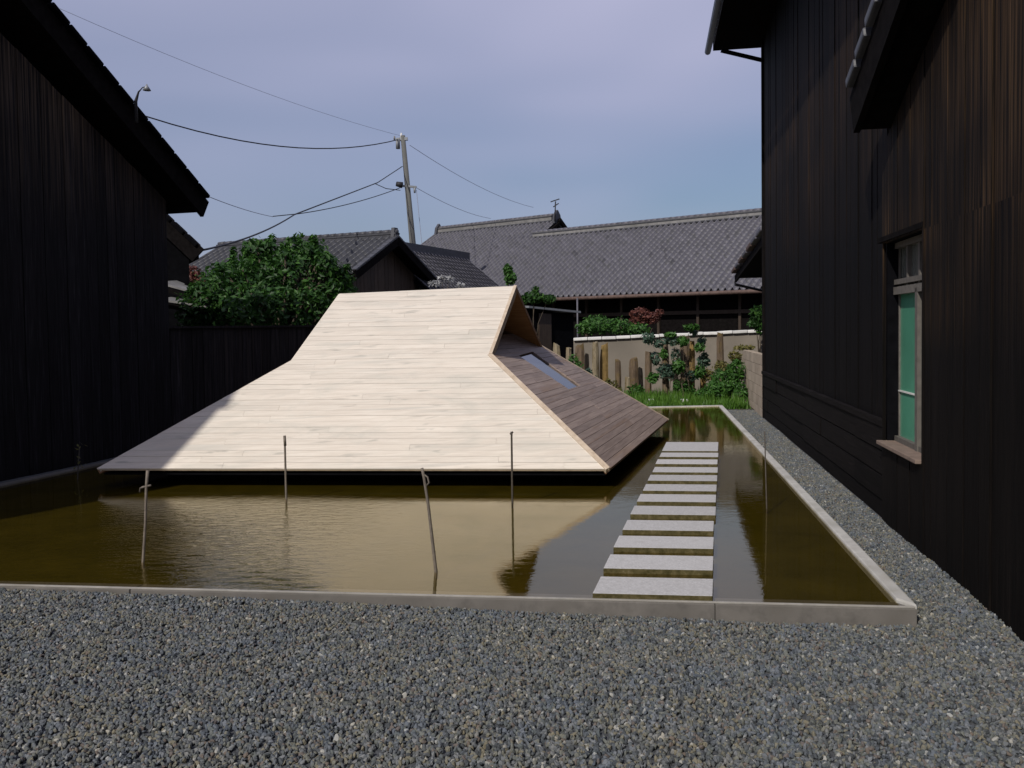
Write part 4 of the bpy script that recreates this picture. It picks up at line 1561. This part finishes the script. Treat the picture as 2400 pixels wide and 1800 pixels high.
# ------------------------------------------------------------------ garden wall with white coping
gw0 = at_y(1344, 792, 20.5); gw1 = at_y(1786, 772, 20.0)
gwall = empty('garden_wall', V(gw0.x, gw0.y, -.1), 'beige rendered garden wall with white coping behind the stone posts', 'wall')
gdir = V(gw1.x - gw0.x, gw1.y - gw0.y, 0).normalized()
gpn = V(-gdir.y, gdir.x, 0)
body = MB().prism([V(gw0.x, gw0.y, -.1), V(gw1.x, gw1.y, -.1), gw1 - V(0, 0, .07), gw0 - V(0, 0, .07)], gpn * .16).build('body', 'beige', gwall)
n = 13
for i in range(n):
    a = gw0.lerp(gw1, (i + .01) / n); b_ = gw0.lerp(gw1, (i + .985) / n)
    mb = MB(); mb.bar(a + gpn * .08 + V(0, 0, -.035), b_ + gpn * .08 + V(0, 0, -.035 + random.uniform(-.008, .008)), .3, .07)
    mb.build('coping_tile', 'white', gwall, bevel=.015)

# ------------------------------------------------------------------ stone posts
def zoomp(zx, zy):
    return 1250 + zx * .2486, 700 + zy * .2486


posts = [(215, 425, 80, 'postB', 'tan stone post, first on the left beside the dark shed', 18.9),
         (330, 465, 66, 'postB', 'round-topped pale post, second from the left in the row', 18.6),
         (440, 430, 100, 'postA', 'wide brown post with a yellow top, third from the left', 19.0),
         (580, 410, 80, 'postB', 'tall pale tan post left of the bright ochre one', 18.7),
         (675, 425, 80, 'postC', 'bright ochre stone post in the left half of the row', 18.9),
         (800, 575, 60, 'postA', 'short narrow brown post right of the ochre one', 18.6),
         (890, 740, 55, 'postB', 'stubby pale post, lowest of the row', 18.3),
         (945, 560, 90, 'postA', 'short thick brown post in the middle of the row', 18.8),
         (1085, 500, 80, 'postA', 'dark brown post left of the white-blossomed vine', 18.6),
         (1240, 420, 80, 'postA', 'reddish post in the middle of the leafy vine', 18.7),
         (1430, 345, 90, 'postA', 'tallest brown post of the row', 18.8),
         (1497, 400, 58, 'postC', 'slim ochre-brown post close to the tallest one', 18.5),
         (1340, 560, 60, 'postB', 'tan post half hidden behind the reddish one, in the leafy vine', 19.2),
         (1010, 640, 50, 'postB', 'low pale post just right of the thick brown one', 19.1),
         (505, 520, 50, 'postB', 'narrow tan post between the wide brown and the tall pale one', 19.3),
         (1600, 700, 55, 'postC', 'low ochre post at the left edge of the green bush', 18.6),
         (1765, 320, 72, 'postA', 'brown post rising behind the bush by the block wall', 19.3)]
for zx, zy, zw, mt, lb, Y_ in posts:
    x, y = zoomp(zx, zy)
    top = at_y(x, y, Y_)
    wv = zw * .2486 / FPX * Y_
    mb = MB()
    n, lv_ = 7, 6
    jag = [random.uniform(.82, 1.14) for _ in range(7)]
    tilt = random.uniform(-.5, .5)
    ph = random.uniform(0, 6)
    lean = random.uniform(-.02, .02)
    for k in range(lv_ + 1):
        t = k / lv_
        zz = -.15 + (top.z + .15) * t
        for j in range(n):
            an_ = 2 * math.pi * j / n + .39
            r_ = wv / 2 * jag[j] * (1 + .07 * math.sin(3 * t + ph + j) + random.uniform(-.05, .05)) * (1 - .06 * t)
            if k == lv_: r_ *= random.uniform(.72, .92)
            mb.v.append(V(top.x + lean * (t - 1) + r_ * math.cos(an_), Y_ + r_ * .85 * math.sin(an_), zz + (random.uniform(-.03, .015) + tilt * r_ * math.cos(an_) if k >= lv_ - 1 else random.uniform(-.02, .02))))
    for k in range(lv_):
        for j in range(n):
            a = k * n + j; b_ = k * n + (j + 1) % n
            mb.f.append((a, b_, b_ + n, a + n))
    mb.f.append(tuple(lv_ * n + j for j in range(n)))
    o = mb.build('stone_post', mt, None)
    tag(o, lb, 'post', 'rough stone posts behind the pool')

# little pale blocks lying on the far kerb
for x, w_, lb in ((1525, .16, 'small pale block lying behind the far kerb near the roof corner'), (1606, .14, 'small pale block lying behind the far kerb, the right one of two')):
    p = at_z(x, 944, -.03)
    o = MB().prism([V(p.x - w_ / 2, p.y, -.09), V(p.x + w_ / 2, p.y, -.09), V(p.x + w_ / 2, p.y + .12, -.09), V(p.x - w_ / 2, p.y + .12, -.09)], V(0, 0, .13)).build('paving_block', 'white', None, bevel=.01)
    tag(o, lb, 'block', 'pale blocks behind the far kerb')


# ------------------------------------------------------------------ vegetation
def leaf_cloud(blobs, count, size, flat=.35, aspect=.5, shell=.55):
    """leaf faces spread through ellipsoid clumps; returns verts, faces"""
    vol = np.array([b[1][0] * b[1][1] * b[1][2] for b in blobs]) ** .75
    pick = RNG.choice(len(blobs), count, p=vol / vol.sum())
    c = np.array([b[0] for b in blobs])[pick]
    r = np.array([b[1] for b in blobs])[pick]
    dirs = RNG.normal(size=(count, 3)); dirs /= np.linalg.norm(dirs, axis=1)[:, None]
    rad = (shell + (1 - shell) * RNG.random(count)) * (1 + .13 * np.clip(RNG.normal(size=count), -2, 2) * (RNG.random(count) < .35))
    pos = c + dirs * r * rad[:, None]
    nrm = dirs * .6 + RNG.normal(size=(count, 3)) * .55 + np.array([0, 0, flat])
    nrm /= np.linalg.norm(nrm, axis=1)[:, None]
    ref = RNG.normal(size=(count, 3))
    a = np.cross(nrm, ref); a /= np.linalg.norm(a, axis=1)[:, None]
    b = np.cross(nrm, a)
    s = size * (.65 + .7 * RNG.random(count))[:, None]
    p0 = pos - a * s
    p1 = pos + b * s * aspect + nrm * s * .15
    p2 = pos + a * s
    p3 = pos - b * s * aspect + nrm * s * .15
    vs_ = np.stack([p0, p1, p2, p3], 1).reshape(-1, 3)
    fs_ = [(4 * i, 4 * i + 1, 4 * i + 2, 4 * i + 3) for i in range(count)]
    return vs_.tolist(), fs_


def tree(name, base, blobs, count, size, mat, label, cat, trunk_r=.09, limbs=True, group=None, mat_trunk='bark'):
    e = empty(name, base, label, cat, group)
    vs_, fs_ = leaf_cloud(blobs, count, size)
    obj('crown' if 'tree' in name else 'foliage', vs_, fs_, mat, e)
    mb_ = MB()
    ctr = sum((V(*b[0]) for b in blobs), V(0, 0, 0)) / len(blobs)
    fork = V(base[0], base[1], base[2]).lerp(ctr, .45)
    mb_.tube([V(*base), V(*base).lerp(fork, .5) + V(.03, 0, 0), fork], [trunk_r, trunk_r * .85, trunk_r * .7], 8)
    if limbs:
        for b in blobs:
            t_ = V(*b[0])
            mb_.tube([fork - V(0, 0, .05), fork.lerp(t_, .5) + V(random.uniform(-.08, .08), 0, .05), t_], [trunk_r * .5, trunk_r * .35, trunk_r * .15], 6)
    mb_.build('trunk' if 'tree' in name else 'stem', mat_trunk, e, True)
    return e


def blob(x, y, Y_, rx, rz, ry=None):
    c = at_y(x, y, Y_)
    return (tuple(c), (rx, ry or rx, rz))


tb = [blob(560, 690, 14.6, .85, .60), blob(700, 670, 14.8, .80, .70), blob(620, 630, 15.0, .60, .50), blob(730, 605, 15.0, .36, .36),
      blob(500, 720, 14.4, .60, .42), blob(780, 720, 14.6, .55, .45), blob(650, 730, 14.2, 1.0, .50), blob(600, 595, 15.0, .28, .26),
      blob(530, 650, 14.8, .40, .28), blob(800, 665, 14.9, .28, .28), blob(690, 585, 15.1, .25, .22), blob(460, 745, 14.3, .35, .3)]
ctr = at_y(650, 760, 14.6)
ys_ = []
for x, y, s in ((633, 575, .13), (735, 578, .16), (748, 600, .13), (600, 590, .11), (680, 585, .11), (553, 608, .11), (515, 645, .12), (705, 590, .10), (770, 625, .12), (575, 600, .1), (655, 600, .14), (480, 690, .13), (820, 650, .1)):
    c0 = at_y(x, y, 15.0)
    for k in range(3):
        ys_.append(((c0.x + random.uniform(-.06, .06), c0.y - .15 * random.random(), c0.z - .16 * k + .08), (s * (.45 + .28 * k), s * .6, .15)))
for k in range(34):
    p_ = random.choice(tb[:12]); an_ = random.uniform(0, 6.28); el_ = random.uniform(-.1, 1.2)
    r_ = random.uniform(.09, .2)
    tb.append(((p_[0][0] + p_[1][0] * .95 * math.cos(an_) * math.cos(el_), p_[0][1] - p_[1][1] * .8 * abs(math.sin(an_)) * math.cos(el_), p_[0][2] + p_[1][2] * .95 * math.sin(el_)), (r_, r_, r_ * .8)))
ct_ = tree('citrus_tree', (ctr.x, ctr.y, -.1), tb, 11000, .055, 'leaf', 'dark green citrus tree with bright shoots behind the board fence', 'tree', .10)
vs_, fs_ = leaf_cloud(ys_, 2600, .055)
obj('sunlit_shoots', vs_, fs_, 'leaf2', ct_)  # shoots in a lighter green, sunlight on the crown put into the colour
for x, y, s in ((635, 560, .10), (735, 570, .13), (745, 590, .1), (600, 575, .09), (680, 570, .1), (555, 580, .08)):
    pass
# trees and shrubs in the gardens behind
tree('slender_tree', tuple(at_y(1195, 700, 19.5) - V(0, 0, 1.6)), [blob(1190, 633, 19.5, .11, .13), blob(1197, 652, 19.5, .14, .15)], 420, .05, 'leaf2',
     'slender green tree top showing above the wooden roof ridge', 'tree', .025)
b_ = at_y(1250, 705, 19.8)
tree('bush', (b_.x, b_.y, -.1), [blob(1250, 697, 19.8, .26, .14), blob(1225, 702, 19.8, .14, .12), blob(1285, 700, 19.8, .2, .1), blob(1255, 680, 19.8, .09, .1)], 900, .05, 'leaf',
     'dark green bush above the black shed', 'bush', .03)
b_ = at_y(1420, 770, 24)
tree('bush', (b_.x, b_.y, -.1), [blob(1400, 762, 24, .5, .28), blob(1450, 765, 24, .4, .25), blob(1375, 768, 24, .3, .2), blob(1490, 772, 24.2, .4, .2)], 1500, .06, 'leaf2',
     'fresh green bush behind the left end of the garden wall', 'bush', .04)
b_ = at_y(1505, 750, 25)
tree('red_shrub', (b_.x, b_.y, -.1), [blob(1500, 735, 25, .3, .18), blob(1525, 745, 25, .28, .2), blob(1490, 755, 25, .25, .15), blob(1545, 733, 25, .16, .12)], 800, .055, 'leafred',
     'reddish shrub behind the garden wall under the farmhouse eave', 'shrub', .03)
b_ = at_y(1780, 740, 19.2)
tree('bush', (b_.x, b_.y, -.1), [blob(1778, 735, 19.2, .2, .2), blob(1785, 765, 19.2, .16, .2), blob(1770, 755, 19.2, .15, .15)], 700, .05, 'leaf',
     'dark bush at the right end of the garden wall', 'bush', .03)
b_ = at_y(1055, 680, 22)
tree('pale_shrub', (b_.x, b_.y, -.1), [blob(1020, 665, 22, .2, .09), blob(1050, 655, 22, .18, .1), blob(1075, 668, 22, .16, .08), blob(1035, 650, 22, .1, .06)], 260, .045, 'blossom',
     'white-blossomed shrub just above the wooden roof ridge', 'shrub', .03)
b_ = at_y(440, 640, 24)
tree('far_tree', (b_.x, b_.y, -.1), [blob(452, 640, 24, .25, .22), blob(470, 655, 24, .25, .15), blob(445, 655, 24, .3, .2)], 420, .07, 'leafred',
     'small reddish-brown tree far behind the left house', 'tree', .05)
# weeds and seedlings growing among the posts
for x, y, rx, rz, cnt, mt_, lb_ in ((1345, 850, .12, .2, 160, 'leaf2', 'green weed growing between the leftmost stone posts'),
                                    (1430, 905, .16, .16, 220, 'leafyel', 'yellowish weed at the foot of the ochre post'),
                                    (1490, 915, .2, .13, 260, 'leaf2', 'low green weed at the foot of the middle posts'),
                                    (1600, 905, .22, .16, 300, 'leaf2', 'leafy green weed at the foot of the tallest posts'),
                                    (1380, 880, .1, .16, 120, 'leafblue', 'blue-green weed between the pale posts on the left')):
    p_ = at_y(x, 940, 18.3)
    tree('weed', (p_.x, p_.y, -.1), [blob(x, y, 18.3, rx, rz), blob(x + 14, y + 12, 18.2, rx * .7, rz * .8)], cnt, .045, mt_, lb_, 'weed', .008, group='weeds among the stone posts')
# climbing vine on the posts
vb = [blob(1520, 792, 18.4, .15, .13), blob(1545, 805, 18.4, .12, .1), blob(1575, 800, 18.4, .16, .1), blob(1585, 835, 18.5, .12, .2), blob(1535, 840, 18.6, .12, .16),
      blob(1645, 800, 18.5, .09, .12), blob(1625, 780, 18.4, .1, .07), blob(1650, 845, 18.4, .13, .18), blob(1560, 870, 18.5, .2, .18), blob(1620, 880, 18.4, .15, .12)]
b_ = at_y(1560, 935, 18.4)
tree('vine', (b_.x, b_.y, -.1), vb, 1100, .05, 'leafblue', 'blue-green leafy vine climbing over the stone posts', 'vine', .012)
b_ = at_y(1615, 790, 18.2)
tree('vine', (b_.x, b_.y, -.1), [blob(1620, 768, 18.2, .17, .06), blob(1572, 785, 18.3, .13, .06)], 170, .06, 'leaf2', 'bright green vine tip in front of the white coping', 'vine', .01)
b_ = at_y(1600, 935, 18.1)
tree('vine', (b_.x, b_.y, -.1), [blob(1600, 800, 18.2, .13, .12), blob(1590, 860, 18.1, .14, .16), blob(1640, 815, 18.2, .12, .1), blob(1555, 830, 18.2, .1, .1), blob(1530, 885, 18.1, .13, .12), blob(1640, 870, 18.1, .13, .15)], 620, .05, 'leaf2',
     'broad-leaved green vine spreading over the two tallest posts', 'vine', .012)
# bush by the block wall and yellow weeds
b_ = at_y(1700, 930, 17.6)
tree('bush', (b_.x, b_.y, -.1), [blob(1700, 895, 17.6, .34, .30), blob(1725, 870, 17.6, .2, .25), blob(1680, 915, 17.4, .28, .2), blob(1735, 920, 17.2, .15, .22), blob(1655, 925, 17.4, .25, .13)], 2400, .045, 'leaf2',
     'dense green bush beside the low block wall', 'bush', .03)
b_ = at_y(1730, 840, 18.4)
tree('weeds', (b_.x, b_.y, -.1), [blob(1722, 835, 18.4, .16, .12), blob(1745, 815, 18.6, .25, .05), blob(1690, 860, 18.3, .16, .14), blob(1660, 880, 18.2, .14, .14)], 700, .045, 'leafyel',
     'yellowish weeds between the bush and the block wall', 'weeds', .01)

# grass along the far kerb
gv, gf = [], []
y0 = PFR.y + .12
for i in range(5200):
    x = random.uniform(1.2, wall_x(17.5) - .25)
    y = random.uniform(y0, 18.9) if random.random() < .75 else random.uniform(y0, y0 + .6)
    h_ = random.uniform(.08, .26) * (1.2 if y > y0 + .5 else .8)
    an_ = random.uniform(0, 6.28)
    dx, dy = math.cos(an_) * .012, math.sin(an_) * .012
    bx, by = random.uniform(-.08, .08), random.uniform(-.08, .08)
    k = len(gv)
    gv += [(x - dx, y - dy, -.09), (x + dx, y + dy, -.09), (x + dx * .6 + bx * .5, y + dy * .6 + by * .5, -.09 + h_ * .6), (x - dx * .6 + bx * .5, y - dy * .6 + by * .5, -.09 + h_ * .6), (x + bx, y + by, -.09 + h_)]
    gf += [(k, k + 1, k + 2, k + 3), (k + 3, k + 2, k + 4)]
gr = obj('grass', gv, gf, 'grass')
tag(gr, 'strip of fresh green grass and ground cover along the far kerb', 'grass', kind='stuff')

# ------------------------------------------------------------------ utility pole and cables
YP = 36.0
pt = at_y(944, 318, YP); pb = at_y(969, 590, YP)
pdir = (pb - pt).normalized()
foot = pt + pdir * ((pt.z + .2) / -pdir.z)
up_ = empty('utility_pole', foot, 'leaning concrete utility pole above the roofs', 'utility pole')
MB().tube([foot, pb, pt], [.15, .135, .095], 12).build('shaft', 'pole', up_, True)
q0 = at_y(940, 330, YP)
mb = MB(); mb.bar(q0 + V(-.22, 0, .05), q0 + V(.28, 0, .08), .14, .12); mb.build('top_arm', 'metal', up_)
MB().tube([q0 + V(-.12, -.1, -.35), q0 + V(-.12, -.1, .05)], [.09, .09], 10).build('transformer', 'metal', up_, True)
MB().tube([q0 + V(.0, 0, .1), q0 + V(.02, 0, .32)], [.05, .035], 8).build('insulator', 'white', up_, True)
MB().tube([q0 + V(-.28, 0, .05), q0 + V(-.27, 0, .2)], [.04, .03], 8).build('insulator', 'ridge', up_, True)
q1 = at_y(953, 436, YP)
mb = MB(); mb.bar(q1 + V(-.38, -.05, .02), q1 + V(.42, -.05, -.06), .1, .08); mb.build('cross_arm', 'metal', up_)
MB().tube([q1 + V(-.42, -.1, .08), q1 + V(-.16, -.1, .02)], [.1, .13], 8).build('junction_box', 'cable', up_, True)
MB().tube([q1 + V(.34, -.05, -.06), q1 + V(.34, -.05, -.3)], [.05, .04], 8).build('insulator', 'metal', up_, True)


def wire(pts, rad, mat, label):
    o = MB().tube(pts, rad, 6).build('power_cable', mat, None, True)
    return tag(o, label, 'cable', 'cables on the utility pole')


def span(p, q, sag, n=14):
    return [p.lerp(q, i / n) + V(0, 0, -4 * sag * (i / n) * (1 - i / n)) for i in range(n + 1)]


wire(span(at_y(140, 20, 22), at_y(938, 318, YP), .25), .006, 'thin_cable', 'thin grey cable rising from the pole to the upper left corner of the sky')
wire(span(at_y(340, 272, 24), at_y(938, 326, YP), .62), .02, 'cable', 'black sagging cable from the pole top to the left house roof')
wire(span(at_y(466, 588, 15.6), at_y(690, 503, 24), .12) + span(at_y(690, 503, 24), at_y(885, 428, 33), .0)[1:] + [at_y(943, 390, YP)], .02, 'cable',
     'thick black cable climbing from the dark house eave to the pole')
wire([at_y(640, 507, 30), at_y(700, 501, 31)] + span(at_y(700, 501, 31), at_y(938, 440, YP), .12)[1:], .016, 'cable', 'lower black cable running into the cross arm from the left')
wire([at_y(878, 430, 33), at_y(905, 442, 34.5), at_y(938, 446, YP)], .016, 'cable', 'short black cable looping from the climbing cable to the junction box')
wire(span(at_y(960, 340, YP), at_y(1250, 486, 58), .35), .012, 'thin_cable', 'grey cable falling from the pole top towards the farmhouse ridge')
wire(span(at_y(976, 440, YP), at_y(1150, 512, 56), .2), .012, 'thin_cable', 'grey cable falling from the cross arm behind the farmhouse roof')
wire(span(at_y(976, 445, YP), at_y(990, 585, YP), .0), .012, 'thin_cable', 'thin drop wire hanging beside the pole')
wire(span(at_y(492, 462, 22), at_y(640, 508, 30), .05), .010, 'thin_cable', 'faint thin wire between the left house eave and the climbing cable')
